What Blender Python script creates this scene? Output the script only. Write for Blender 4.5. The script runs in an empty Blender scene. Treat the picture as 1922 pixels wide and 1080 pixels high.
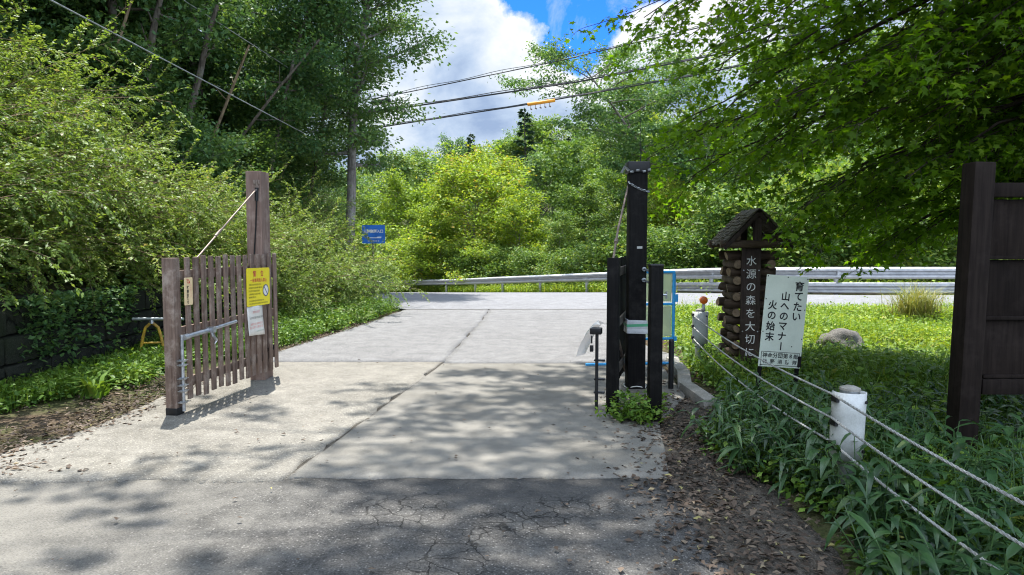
import bpy, bmesh, math, random
import numpy as np
from mathutils import Vector, Matrix
sc = bpy.context.scene
COL = sc.collection
R = math.radians
PI = math.pi

# ------------------------------------------------------------------ camera, sky, sun, exposure
CAM_H, PITCH, FPX = 1.55, R(3.82), 1347.0
cam = bpy.data.cameras.new('camera'); cam.sensor_width = 36.0; cam.lens = 36 * FPX / 1922
cam.clip_start = .05; cam.clip_end = 2000
camo = bpy.data.objects.new('camera', cam); COL.objects.link(camo)
camo.location = (0, 0, CAM_H); camo.rotation_euler = (R(90) - PITCH, 0, 0)
sc.camera = camo
SUN_EL, SUN_AZ = R(70), R(-20)          # azimuth measured clockwise from +Y: high, ahead and a little to the left
sunv = Vector((math.sin(SUN_AZ) * math.cos(SUN_EL), math.cos(SUN_AZ) * math.cos(SUN_EL), math.sin(SUN_EL)))
sl = bpy.data.lights.new('sun', 'SUN'); sl.energy = 3.9; sl.angle = R(.53); sl.color = (1.0, .965, .905)
so = bpy.data.objects.new('sun', sl); COL.objects.link(so)
so.rotation_euler = (-sunv).to_track_quat('-Z', 'Y').to_euler()
sc.view_settings.view_transform = 'Standard'; sc.view_settings.look = 'None'
sc.view_settings.exposure = 1.42; sc.view_settings.gamma = 1.0
sc.cycles.use_denoising = True; sc.cycles.filter_width = 1.1
sc.cycles.max_bounces = 6; sc.cycles.diffuse_bounces = 3; sc.cycles.glossy_bounces = 2
sc.cycles.transmission_bounces = 4; sc.cycles.transparent_max_bounces = 8
sc.cycles.sample_clamp_indirect = 6.0

def pixdir(x, y):
    u, v = (x - 961) / FPX, -(y - 540) / FPX
    c, s = math.cos(PITCH), math.sin(PITCH)
    return Vector((u, c + v * s, -s + v * c))
def at(x, y, Y):
    d = pixdir(x, y); return Vector((0, 0, CAM_H)) + d * (Y / d.y)

class NT:
    def __init__(s, tree): s.t = tree; s.n = tree.nodes; s.l = tree.links
    def new(s, typ, **kw):
        n = s.n.new(typ)
        for k, v in kw.items(): setattr(n, k, v)
        return n
    def link(s, a, b): s.l.new(a, b)
    def math(s, op, a, b=None, c=None, clamp=False):
        n = s.new('ShaderNodeMath', operation=op); n.use_clamp = clamp
        for i, v in enumerate((a, b, c)):
            if v is None: continue
            if isinstance(v, (int, float)): n.inputs[i].default_value = v
            else: s.link(v, n.inputs[i])
        return n.outputs[0]
    def vmath(s, op, a, b=None):
        n = s.new('ShaderNodeVectorMath', operation=op)
        for i, v in enumerate((a, b)):
            if v is None: continue
            if isinstance(v, (tuple, list, Vector)): n.inputs[i].default_value = v
            else: s.link(v, n.inputs[i])
        return n.outputs['Value'] if op in ('DOT_PRODUCT', 'DISTANCE', 'LENGTH') else n.outputs[0]
    def noise(s, vec, scale, detail=4, rough=.55, dist=0.0, out='Fac'):
        n = s.new('ShaderNodeTexNoise'); n.inputs['Scale'].default_value = scale
        n.inputs['Detail'].default_value = detail; n.inputs['Roughness'].default_value = rough
        n.inputs['Distortion'].default_value = dist
        if vec is not None: s.link(vec, n.inputs['Vector'])
        return n.outputs[out]
    def ramp(s, fac, stops, interp='LINEAR'):
        n = s.new('ShaderNodeValToRGB'); e = n.color_ramp.elements; n.color_ramp.interpolation = interp
        while len(e) < len(stops): e.new(.5)
        for i, (p, c) in enumerate(stops):
            e[i].position = p
            e[i].color = (c, c, c, 1) if isinstance(c, (int, float)) else (*c, 1)
        s.link(fac, n.inputs[0]); return n.outputs[0]
    def mix(s, fac, a, b, blend='MIX'):
        n = s.new('ShaderNodeMix', data_type='RGBA', blend_type=blend); n.clamp_factor = True
        for i, v in ((0, fac), (6, a), (7, b)):
            if isinstance(v, (int, float)): n.inputs[i].default_value = v if i == 0 else (v, v, v, 1)
            elif isinstance(v, (tuple, list)): n.inputs[i].default_value = (*v, 1)
            else: s.link(v, n.inputs[i])
        return n.outputs[2]
    def maprange(s, v, a, b, c=0.0, d=1.0, smooth=False):
        n = s.new('ShaderNodeMapRange'); n.interpolation_type = 'SMOOTHSTEP' if smooth else 'LINEAR'
        s.link(v, n.inputs[0])
        for i, x in enumerate((a, b, c, d)): n.inputs[i + 1].default_value = x
        return n.outputs[0]

# sky: physical sky with a broken layer of cumulus and one open patch of blue
w = bpy.data.worlds.new('World'); sc.world = w; w.use_nodes = True
N = NT(w.node_tree); N.n.clear()
wo = N.new('ShaderNodeOutputWorld'); bg = N.new('ShaderNodeBackground'); bg.inputs[1].default_value = .145
sky = N.new('ShaderNodeTexSky', sky_type='NISHITA'); sky.sun_disc = False
sky.sun_elevation = SUN_EL; sky.sun_rotation = SUN_AZ % (2 * PI); sky.altitude = 1400; sky.air_density = 1.0; sky.dust_density = .4; sky.ozone_density = 2.5
tc = N.new('ShaderNodeTexCoord'); d = tc.outputs['Generated']
wob = N.vmath('ADD', d, N.vmath('SCALE', N.noise(d, 6.5, 8, .62, out='Color')))
wob.node.inputs[0].links[0].from_node  # (keeps the graph readable)
scl = [n for n in N.n if n.type == 'VECT_MATH' and n.operation == 'SCALE'][0]; scl.inputs['Scale'].default_value = .16
c1 = pixdir(1090, 25).normalized(); c2 = pixdir(1165, -60).normalized(); c3 = pixdir(1010, -70).normalized()
off = Vector((.08, .08, .08))
dist = N.math('MINIMUM', N.vmath('DISTANCE', wob, tuple(c1 + off)),
              N.math('MINIMUM', N.vmath('DISTANCE', wob, tuple(c2 + off)), N.vmath('DISTANCE', wob, tuple(c3 + off))))
big = N.noise(d, 2.3, 3, .5)
cover = N.math('ADD', N.maprange(dist, .064, .078), N.math('MULTIPLY', N.math('SUBTRACT', big, .55), 0.0), clamp=True)
wisp = N.maprange(N.noise(d, 14, 6, .65, .5), .56, .85, 0, .5)
cover = N.math('MAXIMUM', cover, wisp)
# far from the open patch the cloud layer breaks up again
open_all = N.maprange(N.noise(d, 1.7, 5, .55), .36, .5, smooth=True)
far_patch = N.maprange(dist, .55, .8)
cover = N.math('MULTIPLY', cover, N.math('SUBTRACT', 1.0, N.math('MULTIPLY', far_patch, N.math('SUBTRACT', 1.0, open_all))))
shade = N.noise(N.vmath('MULTIPLY', d, (1, 1, 1.5)), 5.2, 7, .56, .35)
edge = N.maprange(dist, .075, .17, .17, 0.0)
shade = N.math('ADD', shade, edge)
ccol = N.ramp(shade, [(.37, (.95, 1.28, 1.9)), (.46, (1.45, 1.8, 2.35)), (.54, (2.05, 2.3, 2.62)), (.66, (2.9, 2.95, 3.0))])
glow = N.maprange(N.vmath('DOT_PRODUCT', d, tuple(sunv)), .62, 1.0, 1.0, 3.2, smooth=True)   # cloud is brighter round the sun
glow = N.math('MULTIPLY', glow, N.maprange(N.vmath('DOT_PRODUCT', d, (0, -.94, .34)), -.1, .7, 1.0, 2.9, smooth=True))   # unseen clouds behind the viewer face the sun; brightness raised to add fill
ccol = N.mix(1.0, ccol, N.vmath('SCALE', (1, 1, 1)), 'MULTIPLY')
gs = ccol.node.inputs[7].links[0].from_node; N.link(glow, gs.inputs['Scale'])
skyc = N.mix(1.0, sky.outputs[0], (.085, .31, .78), 'MULTIPLY')
N.link(N.mix(cover, skyc, ccol), bg.inputs[0]); N.link(bg.outputs[0], wo.inputs[0])

# ------------------------------------------------------------------ ground shape
def softplus(v, k): return k * math.log1p(math.exp(max(-40, min(40, v / k))))
def sstep(a, b, v):
    t = max(0.0, min(1.0, (v - a) / (b - a))); return t * t * (3 - 2 * t)
def toe(y):                                  # foot of the left bank
    return -5.25 + 1.25 * sstep(13, 21, y) - 9 * sstep(24, 40, y) - (0 if y < 40 else (y - 40) * 1.0)
RAIL = [(-25, 66), (-14, 57), (-8.2, 50), (-3.7, 45), (-.5, 38.5), (2.9, 32), (5.6, 26.2), (7.6, 23.2), (10.4, 22), (13.6, 22), (17, 22.6), (22, 24.4), (29, 28.5)]
def rail_y(x):
    for (x0, y0), (x1, y1) in zip(RAIL, RAIL[1:]):
        if x0 <= x <= x1: return y0 + (y1 - y0) * (x - x0) / (x1 - x0)
    return RAIL[0][1] + (RAIL[0][0] - x) if x < RAIL[0][0] else RAIL[-1][1] + (x - RAIL[-1][0]) * .7
def road_h(x, y):
    return -.074 * softplus(min(y, 75) - 21, 2.0)
def ground_h(x, y):
    z = road_h(x, y)
    t = toe(y) - x
    if t > 0:                                # left bank behind the wall, then the wooded slope
        step = .85 * sstep(16.5, 13.5, y)
        z += step * sstep(0, .35, t) + (.84 * softplus(t - .8, .35) if t < 26 else .84 * 25.2) * (1 - sstep(38, 70, y) * .55)
    ry = rail_y(x)
    if y > ry + .6:                          # below the crash barrier the land dips, then climbs as the far hillside
        q = y - ry - .6
        z += -1.1 * sstep(0, 6, q) + .17 * softplus(q - 14, 4) * (1 if q < 150 else 150 / q)
    if y < 22 and x > 1.4:
        z += .05 * math.sin(x * 1.7 + y) * sstep(1.4, 2.4, x) * sstep(17, 14, y) + .012 * (x - 1.4) * sstep(17, 12, y)
    return z
def G(x, y):
    d = pixdir(x, y); p = Vector((0, 0, CAM_H)); s = .5
    while s < 300 and p.z + d.z * s > ground_h(d.x * s, d.y * s): s += .02
    return Vector((d.x * s, d.y * s, ground_h(d.x * s, d.y * s)))

# ------------------------------------------------------------------ object helpers
def tag(o, label=None, cat=None, group=None, kind=None):
    for k, v in (('label', label), ('category', cat), ('group', group), ('kind', kind)):
        if v: o[k] = v
    return o
def empty(name, loc, rz=0.0, label=None, cat=None, group=None):
    o = bpy.data.objects.new(name, None); COL.objects.link(o); o.empty_display_size = .2
    o.location = loc; o.rotation_euler = (0, 0, rz)
    return tag(o, label, cat, group)
def copy_tree(o, parent=None):
    c = o.copy(); COL.objects.link(c)
    if parent: c.parent = parent
    for ch in list(o.children): copy_tree(ch, c)
    return c
def link_mesh(name, me, m=None, parent=None):
    o = bpy.data.objects.new(name, me); COL.objects.link(o)
    if parent: o.parent = parent
    if m is not None:
        for x in (m if isinstance(m, (list, tuple)) else [m]): me.materials.append(x)
    return o
def np_mesh(name, V, F, attr=None, smooth=False):
    V = np.asarray(V, dtype=np.float32); F = np.asarray(F, dtype=np.int32)
    me = bpy.data.meshes.new(name); n, k = F.shape
    me.vertices.add(len(V)); me.vertices.foreach_set('co', V.ravel())
    me.loops.add(n * k); me.loops.foreach_set('vertex_index', F.ravel())
    me.polygons.add(n); me.polygons.foreach_set('loop_start', np.arange(0, n * k, k, dtype=np.int32))
    if attr is not None:
        a = me.attributes.new('v', 'FLOAT', 'FACE'); a.data.foreach_set('value', np.asarray(attr, dtype=np.float32))
    me.update(calc_edges=True)
    if smooth: me.polygons.foreach_set('use_smooth', np.ones(n, dtype=bool))
    return me

class MB:
    """collects boxes, tubes and prisms; build() links them as ONE mesh object"""
    def __init__(s): s.v = []; s.f = []; s.mi = []; s.cur = 0; s.cuts = []
    def add(s, V, F):
        b = len(s.v); s.v += [tuple(p) for p in V]; s.f += [tuple(i + b for i in f) for f in F]; s.mi += [s.cur] * len(F); return s
    def box(s, c, d, rot=None):
        M = rot or Matrix.Identity(3); hx, hy, hz = d[0] / 2, d[1] / 2, d[2] / 2
        V = [Vector(c) + M @ Vector((x * hx, y * hy, z * hz)) for x in (-1, 1) for y in (-1, 1) for z in (-1, 1)]
        return s.add(V, [(0, 1, 3, 2), (4, 6, 7, 5), (0, 4, 5, 1), (2, 3, 7, 6), (0, 2, 6, 4), (1, 5, 7, 3)])
    def bar(s, a, b, wd, ht, up=(0, 0, 1)):
        a, b = Vector(a), Vector(b); x = (b - a).normalized(); y = Vector(up).cross(x).normalized(); z = x.cross(y)
        M = Matrix((x, y, z)).transposed()
        return s.box((a + b) / 2, ((b - a).length, wd, ht), M)
    def tube(s, P, r, n=10, cap=True):
        P = [Vector(p) for p in P]; rr = r if isinstance(r, (list, tuple)) else [r] * len(P)
        V, F = [], []; prev = None
        for i, p in enumerate(P):
            t = (P[min(i + 1, len(P) - 1)] - P[max(i - 1, 0)]).normalized()
            if prev is None: a = t.orthogonal().normalized()
            else: a = (prev - t * prev.dot(t)).normalized()
            prev = a; b = t.cross(a)
            V += [p + (a * math.cos(2 * PI * k / n) + b * math.sin(2 * PI * k / n)) * rr[i] for k in range(n)]
        for i in range(len(P) - 1):
            F += [(i * n + k, i * n + (k + 1) % n, (i + 1) * n + (k + 1) % n, (i + 1) * n + k) for k in range(n)]
        if cap: F += [tuple(range(n))[::-1], tuple((len(P) - 1) * n + k for k in range(n))]
        return s.add(V, F)
    def prism(s, poly, h0, h1, M=None):
        n = len(poly); V = [Vector((x, y, h0)) for x, y in poly] + [Vector((x, y, h1)) for x, y in poly]
        if M is not None: V = [M @ v for v in V]
        return s.add(V, [tuple(range(n))[::-1], tuple(range(n, 2 * n))] + [(i, (i + 1) % n, n + (i + 1) % n, n + i) for i in range(n)])
    def cut(s): s.cuts.append((len(s.v), len(s.f)))
    def build_each(s, name, m, parent=None, **kw):
        """one object for every piece closed off with cut()"""
        out, v0, f0 = [], 0, 0
        for v1, f1 in s.cuts:
            p = MB(); p.v = s.v[v0:v1]; p.f = [tuple(i - v0 for i in f) for f in s.f[f0:f1]]; p.mi = s.mi[f0:f1]; out.append(p.build(name, m, parent, **kw)); v0, f0 = v1, f1
        return out
    def build(s, name, m, parent=None, bevel=0.0, smooth=True, seg=2):
        me = bpy.data.meshes.new(name)
        bm = bmesh.new(); vs = [bm.verts.new(v) for v in s.v]
        for f, mi in zip(s.f, s.mi):
            try: fc = bm.faces.new([vs[i] for i in f]); fc.material_index = mi; fc.smooth = smooth
            except ValueError: pass
        bmesh.ops.recalc_face_normals(bm, faces=bm.faces)
        if bevel:
            ed = [e for e in bm.edges if len(e.link_faces) == 2 and e.calc_face_angle(0) > R(40)]
            bmesh.ops.bevel(bm, geom=ed, offset=bevel, segments=seg, affect='EDGES', profile=.6, clamp_overlap=True)
            for f in bm.faces: f.smooth = smooth
        bm.to_mesh(me); bm.free()
        if smooth: me.set_sharp_from_angle(angle=R(38))
        return link_mesh(name, me, m, parent)

_tc = None
_glyph = {}
def glyph(ch, bold=0.0):
    global _tc
    if (ch, bold) in _glyph: return _glyph[(ch, bold)]
    if _tc is None:
        cu = bpy.data.curves.new('letter', 'FONT'); cu.resolution_u = 4; _tc = bpy.data.objects.new('letter', cu); COL.objects.link(_tc)
    _tc.data.body = ch; _tc.data.offset = bold; bpy.context.view_layer.update()
    e = _tc.evaluated_get(bpy.context.evaluated_depsgraph_get()); m = e.to_mesh()
    V = np.array([v.co[:2] for v in m.vertices]).reshape(-1, 2); F = [tuple(p.vertices) for p in m.polygons]; e.to_mesh_clear()
    _glyph[(ch, bold)] = (V, F); return V, F
def letters(mb, text, x, y, size, vertical=False, pitch=1.05, bold=0.0, z=0.0, M=None, wscale=1.0, cell=1.0):
    """flat lettering in the XY plane of M; x, y is the centre of the first character cell"""
    for i, ch in enumerate(text):
        V, F = glyph(ch, bold)
        if len(V) == 0: continue
        rot = vertical and ch == 'ー'
        c = (V.min(0) + V.max(0)) / 2
        if ch in 'の、':  pass
        Q = (V - np.array([c[0], c[1] if not rot else c[1]])) if len(text) else V
        if rot: Q = np.stack([-Q[:, 1], Q[:, 0]], 1)
        px, py = (x, y - i * size * pitch) if vertical else (x + i * size * pitch, y)
        P = [Vector((px + q[0] * size * wscale, py + q[1] * size, z)) for q in Q]
        if M is not None: P = [M @ p for p in P]
        mb.add(P, F)
    return mb
# ------------------------------------------------------------------ materials
def new_mat(name):
    m = bpy.data.materials.new(name); m.use_nodes = True; t = NT(m.node_tree); t.n.clear()
    o = t.new('ShaderNodeOutputMaterial'); p = t.new('ShaderNodeBsdfPrincipled'); t.link(p.outputs[0], o.inputs[0])
    return m, t, p, o
def setp(p, t, **kw):
    for k, v in kw.items():
        i = p.inputs[{'base': 'Base Color', 'rough': 'Roughness', 'spec': 'Specular IOR Level', 'metal': 'Metallic', 'alpha': 'Alpha', 'trans': 'Transmission Weight'}.get(k, k)]
        if isinstance(v, (int, float)): i.default_value = v
        elif isinstance(v, (tuple, list)): i.default_value = (*v, 1)
        else: t.link(v, i)
def bump(t, p, h, strength=.3, dist=.01):
    b = t.new('ShaderNodeBump'); b.inputs['Strength'].default_value = strength; b.inputs['Distance'].default_value = dist
    t.link(h, b.inputs['Height']); t.link(b.outputs[0], p.inputs['Normal'])
def obj_co(t): return t.new('ShaderNodeTexCoord').outputs['Object']
def geo_pos(t): return t.new('ShaderNodeNewGeometry').outputs['Position']

def simple_mat(name, c, c2=None, rough=.6, scale=9, spec=.4, metal=0.0, bmp=.12, fine=120, streak=False):
    m, t, p, o = new_mat(name); co = obj_co(t)
    if streak: co2 = t.vmath('MULTIPLY', co, (1, 1, .12))
    else: co2 = co
    c2 = c2 or tuple(x * .72 for x in c)
    n1 = t.noise(co2, scale, 6, .62); n2 = t.noise(co, fine, 3, .6)
    f = t.math('ADD', t.math('MULTIPLY', n1, .75), t.math('MULTIPLY', n2, .25))
    setp(p, t, base=t.ramp(f, [(.36, c2), (.6, c)]), rough=t.maprange(n1, .3, .7, max(.05, rough - .12), min(1, rough + .12)), spec=spec, metal=metal)
    if bmp: bump(t, p, n2, bmp, .004)
    return m

def wood_mat(name, dark, light, axis=2, scale=14, rough=.75, pale=None, spec=.25):
    m, t, p, o = new_mat(name); co = obj_co(t)
    mul = [1.0, 1.0, 1.0]; mul[axis] = .06
    g = t.noise(t.vmath('MULTIPLY', co, tuple(mul)), scale * 3, 6, .65, .3)
    wv = t.noise(co, 3.0, 4, .6)
    oi = t.new('ShaderNodeObjectInfo').outputs['Random']
    f = t.math('ADD', t.math('MULTIPLY', g, .7), t.math('MULTIPLY', wv, .3))
    c = t.ramp(f, [(.34, dark), (.62, light)])
    if pale: c = t.mix(t.maprange(t.noise(co, 6, 6, .7), .5, .72, 0, .75), c, pale)
    v = t.math('ADD', .82, t.math('MULTIPLY', oi, .36))
    c = t.mix(1.0, c, t.vmath('SCALE', (1, 1, 1)), 'MULTIPLY')
    sc_ = c.node.inputs[7].links[0].from_node; t.link(v, sc_.inputs['Scale'])
    setp(p, t, base=c, rough=rough, spec=spec); bump(t, p, g, .35, .003)
    return m

def bark_mat(name, dark, light, scale=6, lichen=None):
    m, t, p, o = new_mat(name); co = obj_co(t)
    g = t.noise(t.vmath('MULTIPLY', co, (1, 1, .22)), scale * 2.2, 7, .68, .6)
    c = t.ramp(g, [(.33, dark), (.62, light)])
    if lichen: c = t.mix(t.maprange(t.noise(co, 2.6, 5, .65), .5, .64, 0, .8), c, lichen)
    setp(p, t, base=c, rough=.9, spec=.15); bump(t, p, g, .7, .02)
    return m

def leaf_mat(name, stops, trans=.35, rough=.5, objvar=.25, spec=.25, tcol=(1.15, 1.05, .45)):
    m, t, p, o = new_mat(name)
    a = t.new('ShaderNodeAttribute'); a.attribute_name = 'v'
    oi = t.new('ShaderNodeObjectInfo').outputs['Random']
    f = t.math('ADD', a.outputs['Fac'], t.math('MULTIPLY', t.math('SUBTRACT', oi, .5), objvar), clamp=True)
    c = t.ramp(f, stops)
    setp(p, t, base=c, rough=rough, spec=spec)
    tr = t.new('ShaderNodeBsdfTranslucent'); t.link(t.mix(1.0, c, tcol, 'MULTIPLY'), tr.inputs[0])
    mx = t.new('ShaderNodeMixShader'); mx.inputs[0].default_value = trans
    t.link(p.outputs[0], mx.inputs[1]); t.link(tr.outputs[0], mx.inputs[2]); t.link(mx.outputs[0], o.inputs[0])
    return m

def pave_mat(name, lo, hi, stone=0.0, cracks=None, stain=(.12, .11, .09), stain_amt=.35, tint=None, bmp=.35, pits=1.0, dust_and_shade=None, band=None):
    m, t, p, o = new_mat(name); co = geo_pos(t)
    big = t.noise(co, .55, 5, .6); mid = t.noise(co, 4.5, 6, .65); fine = t.noise(co, 90, 4, .7); grit = t.noise(co, 260, 2, .6)
    f = t.math('ADD', t.math('MULTIPLY', mid, .4), t.math('MULTIPLY', fine, .6))
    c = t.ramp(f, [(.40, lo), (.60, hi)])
    c = t.mix(t.maprange(big, .5, .72, 0, stain_amt), c, stain)
    c = t.mix(t.maprange(t.noise(t.vmath('ADD', co, (7, 3, 0)), 1.6, 6, .7), .56, .7, 0, stain_amt * .8), c, tuple(min(1, x * 1.25) for x in hi))
    h = t.math('ADD', t.math('MULTIPLY', fine, .7), t.math('MULTIPLY', grit, .3))
    if pits:                                  # dark pores and grains
        c = t.mix(t.maprange(grit, .58, .74, 0, .75 * pits), c, tuple(x * .35 for x in lo))
    if stone:
        vo = t.new('ShaderNodeTexVoronoi'); vo.inputs['Scale'].default_value = 75; t.link(co, vo.inputs['Vector'])
        sep = t.new('ShaderNodeSeparateColor'); t.link(vo.outputs['Color'], sep.inputs[0])
        pale = t.math('MULTIPLY', t.maprange(sep.outputs[0], .78, .9), t.maprange(vo.outputs['Distance'], .5, .25))
        c = t.mix(t.math('MULTIPLY', pale, stone), c, tuple(min(.6, x * 2.2) for x in hi))
        dk = t.math('MULTIPLY', t.maprange(sep.outputs[1], .6, .8), .55 * stone)
        c = t.mix(dk, c, tuple(x * .45 for x in lo))
        h = t.math('ADD', h, t.math('MULTIPLY', t.maprange(vo.outputs['Distance'], .6, .1), .8))
    for (cs, wd, region, seed) in (cracks or []):
        wv = t.vmath('ADD', co, t.vmath('SCALE', t.noise(t.vmath('ADD', co, (seed, 0, 0)), 3.2, 4, .6, out='Color')))
        wv.node.inputs[1].links[0].from_node.inputs['Scale'].default_value = .22
        vo = t.new('ShaderNodeTexVoronoi'); vo.feature = 'DISTANCE_TO_EDGE'; vo.inputs['Scale'].default_value = cs; t.link(wv, vo.inputs['Vector'])
        k = t.maprange(vo.outputs['Distance'], wd, wd * .25)
        if region:
            (cx, cy, rx, ry) = region
            q = t.vmath('LENGTH', t.vmath('DIVIDE', t.vmath('SUBTRACT', t.vmath('MULTIPLY', co, (1, 1, 0)), (cx, cy, 0)), (rx, ry, 1)))
            k = t.math('MULTIPLY', k, t.maprange(t.math('ADD', q, t.math('MULTIPLY', mid, .5)), 1.45, .95))
        k = t.math('MULTIPLY', k, t.maprange(t.noise(co, 2.0, 3), .38, .52))
        c = t.mix(t.math('MULTIPLY', k, .85), c, tuple(x * .25 for x in lo))
        h = t.math('SUBTRACT', h, t.math('MULTIPLY', k, 1.5))
    if dust_and_shade:                                  # pale grit on one side; the other kept darker to deepen its shade
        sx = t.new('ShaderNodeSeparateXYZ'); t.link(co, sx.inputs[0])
        k = t.math('ADD', t.maprange(sx.outputs[0], dust_and_shade[1], dust_and_shade[2]), t.math('MULTIPLY', t.math('SUBTRACT', mid, .5), 1.2), clamp=True)
        c = t.mix(t.math('MULTIPLY', t.math('MULTIPLY', k, .85), t.maprange(fine, .3, .55, .35, 1)), c, dust_and_shade[0])
    if band:                                  # a later strip of darker tarmac along one edge
        sy = t.new('ShaderNodeSeparateXYZ'); t.link(co, sy.inputs[0])
        yy = t.math('ADD', sy.outputs[1], t.math('MULTIPLY', t.math('SUBTRACT', mid, .5), .5))
        k = t.math('MULTIPLY', t.maprange(yy, band[0], band[1]), t.maprange(t.math('ADD', sy.outputs[0], big), -1.0, .1))
        c = t.mix(t.math('MULTIPLY', k, .6), c, band[2])
    if tint: c = t.mix(1.0, c, tint, 'MULTIPLY')
    setp(p, t, base=c, rough=.9, spec=.2); bump(t, p, h, bmp, .006)
    return m

M_soil = None
def soil_mat():
    m, t, p, o = new_mat('forest_soil'); co = geo_pos(t)
    a = t.noise(co, .7, 6, .65); b = t.noise(co, 9, 6, .7); f = t.noise(co, 60, 4, .7)
    k = t.math('ADD', t.math('MULTIPLY', b, .5), t.math('MULTIPLY', f, .5))
    c = t.ramp(k, [(.34, (.028, .02, .013)), (.5, (.075, .055, .036)), (.66, (.15, .115, .08))])
    g = t.ramp(k, [(.35, (.02, .035, .008)), (.65, (.06, .095, .022))])
    c = t.mix(t.maprange(a, .42, .6, 0, .8), c, g)
    setp(p, t, base=c, rough=.95, spec=.1); bump(t, p, k, .7, .02)
    return m
M_soil = soil_mat()
M_slab = pave_mat('smooth_concrete', (.13, .123, .108), (.215, .203, .178), stain=(.092, .085, .07), stain_amt=.7, bmp=.2, pits=.6)
M_oldc = pave_mat('worn_concrete', (.14, .131, .113), (.26, .243, .208), stone=.4, stain=(.108, .098, .08), stain_amt=.7, bmp=.6)
M_road2 = pave_mat('weathered_asphalt', (.125, .123, .121), (.22, .216, .212), stone=.5, stain=(.108, .106, .103), stain_amt=.4, bmp=.4)
M_main = pave_mat('road_asphalt', (.14, .14, .144), (.235, .235, .24), stone=.4, stain=(.12, .12, .122), stain_amt=.35, bmp=.3)
M_near = pave_mat('coarse_asphalt', (.042, .041, .039), (.115, .11, .103), stone=.7, stain=(.055, .053, .05), dust_and_shade=((.21, .197, .17), -.9, -2.9), band=(4.12, 4.22, (.05, .05, .05)), stain_amt=.35, cracks=[(8.0, .045, (-.2, 4.05, .85, .42), 1), (6.0, .03, (-.3, 3.5, .22, 1.2), 3)], bmp=.7)  # pale grit on the left; deeper shade put into the darker right
M_patch = pave_mat('dark_asphalt', (.06, .06, .06), (.125, .123, .12), stone=.55, stain=(.06, .06, .06), stain_amt=.5, bmp=.6)
M_shoulder = pave_mat('dirty_shoulder', (.05, .043, .034), (.115, .10, .083), stone=.3, stain=(.04, .032, .024), stain_amt=.7, bmp=.7)
M_joint = simple_mat('joint_dirt', (.075, .068, .058), (.03, .027, .022), rough=.95, spec=.1)

M_brown = wood_mat('brown_slat_paint', (.088, .058, .044), (.225, .16, .124), pale=(.40, .34, .285))
M_brownpost = wood_mat('brown_post_paint', (.135, .085, .066), (.275, .19, .152), pale=(.36, .285, .24))
M_blackwood = wood_mat('black_stained_wood', (.004, .004, .004), (.011, .0105, .010), pale=(.028, .026, .024), spec=.12)
M_blackmetal = simple_mat('black_paint', (.014, .014, .015), (.008, .008, .008), rough=.5)
M_log = wood_mat('weathered_log', (.03, .02, .013), (.09, .06, .037), axis=0, pale=(.13, .10, .072))
M_logend = simple_mat('cut_log_end', (.33, .245, .155), (.15, .10, .06), rough=.85, scale=20)
M_board = wood_mat('dark_brown_board', (.02, .014, .011), (.055, .038, .03), pale=(.075, .06, .05))
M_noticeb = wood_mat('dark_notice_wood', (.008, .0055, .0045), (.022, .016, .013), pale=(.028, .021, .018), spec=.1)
M_shingle = simple_mat('mossy_bark_shingle', (.13, .112, .085), (.04, .038, .024), rough=.95, scale=14, bmp=.6, fine=60)
M_galv = simple_mat('galvanised_steel', (.50, .52, .54), (.30, .32, .34), rough=.42, metal=.85, scale=14)
M_rail = simple_mat('galvanised_rail', (.50, .51, .53), (.36, .37, .39), rough=.45, metal=.5, scale=5, streak=False, bmp=.05)
M_white = simple_mat('white_plastic', (.56, .575, .55), (.36, .37, .34), rough=.5, scale=5, bmp=.05)
M_signw = simple_mat('white_sign_paint', (.60, .655, .55), (.50, .555, .46), rough=.45, scale=3.5, bmp=.02)
M_yellow = simple_mat('yellow_sign_plate', (.86, .72, .015), (.80, .64, .012), rough=.4, scale=3, bmp=.0)
M_cream = simple_mat('cream_sign_plate', (.80, .62, .36), (.72, .54, .29), rough=.5, scale=8, bmp=.0)
M_poster = simple_mat('laminated_paper', (.78, .76, .70), (.62, .60, .54), rough=.35, scale=5, bmp=.0)
M_ink = simple_mat('black_lettering', (.012, .012, .013), (.009, .009, .009), rough=.5, bmp=0)
M_redink = simple_mat('red_lettering', (.62, .07, .05), (.52, .05, .04), rough=.5, bmp=0)
M_redfade = simple_mat('faded_red_lettering', (.75, .30, .27), (.70, .24, .22), rough=.5, bmp=0)
M_greenink = simple_mat('green_lettering', (.10, .25, .16), (.08, .2, .13), rough=.5, bmp=0)
M_blueink = simple_mat('navy_lettering', (.05, .07, .2), (.04, .06, .16), rough=.5, bmp=0)
M_whiteink = simple_mat('white_lettering', (.78, .78, .75), (.62, .62, .58), rough=.6, bmp=0)
M_bluesign = simple_mat('blue_sign_plate', (.035, .19, .62), (.03, .13, .42), rough=.4, scale=4, bmp=0)
M_bluetube = simple_mat('sky_blue_tube', (.05, .42, .85), (.04, .34, .70), rough=.4, bmp=0)
M_panel = leaf_mat('pale_yellow_sheet', [(0, (.66, .72, .55)), (1, (.74, .80, .64))], trans=.55, objvar=.6, tcol=(1, 1, .9))
M_orange = simple_mat('orange_reflector', (.85, .19, .02), (.75, .14, .015), rough=.3, spec=.6, bmp=0)
M_orangecover = simple_mat('orange_cover', (.85, .36, .03), (.75, .28, .02), rough=.45, bmp=0)
M_barrier = simple_mat('worn_yellow_paint', (.55, .36, .03), (.16, .08, .03), rough=.55, scale=16)
M_rope = simple_mat('grey_wire_rope', (.43, .43, .41), (.22, .22, .215), rough=.55, metal=.3, scale=60)
M_cable = simple_mat('black_cable', (.03, .032, .035), (.02, .02, .022), rough=.6, bmp=0)
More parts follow.
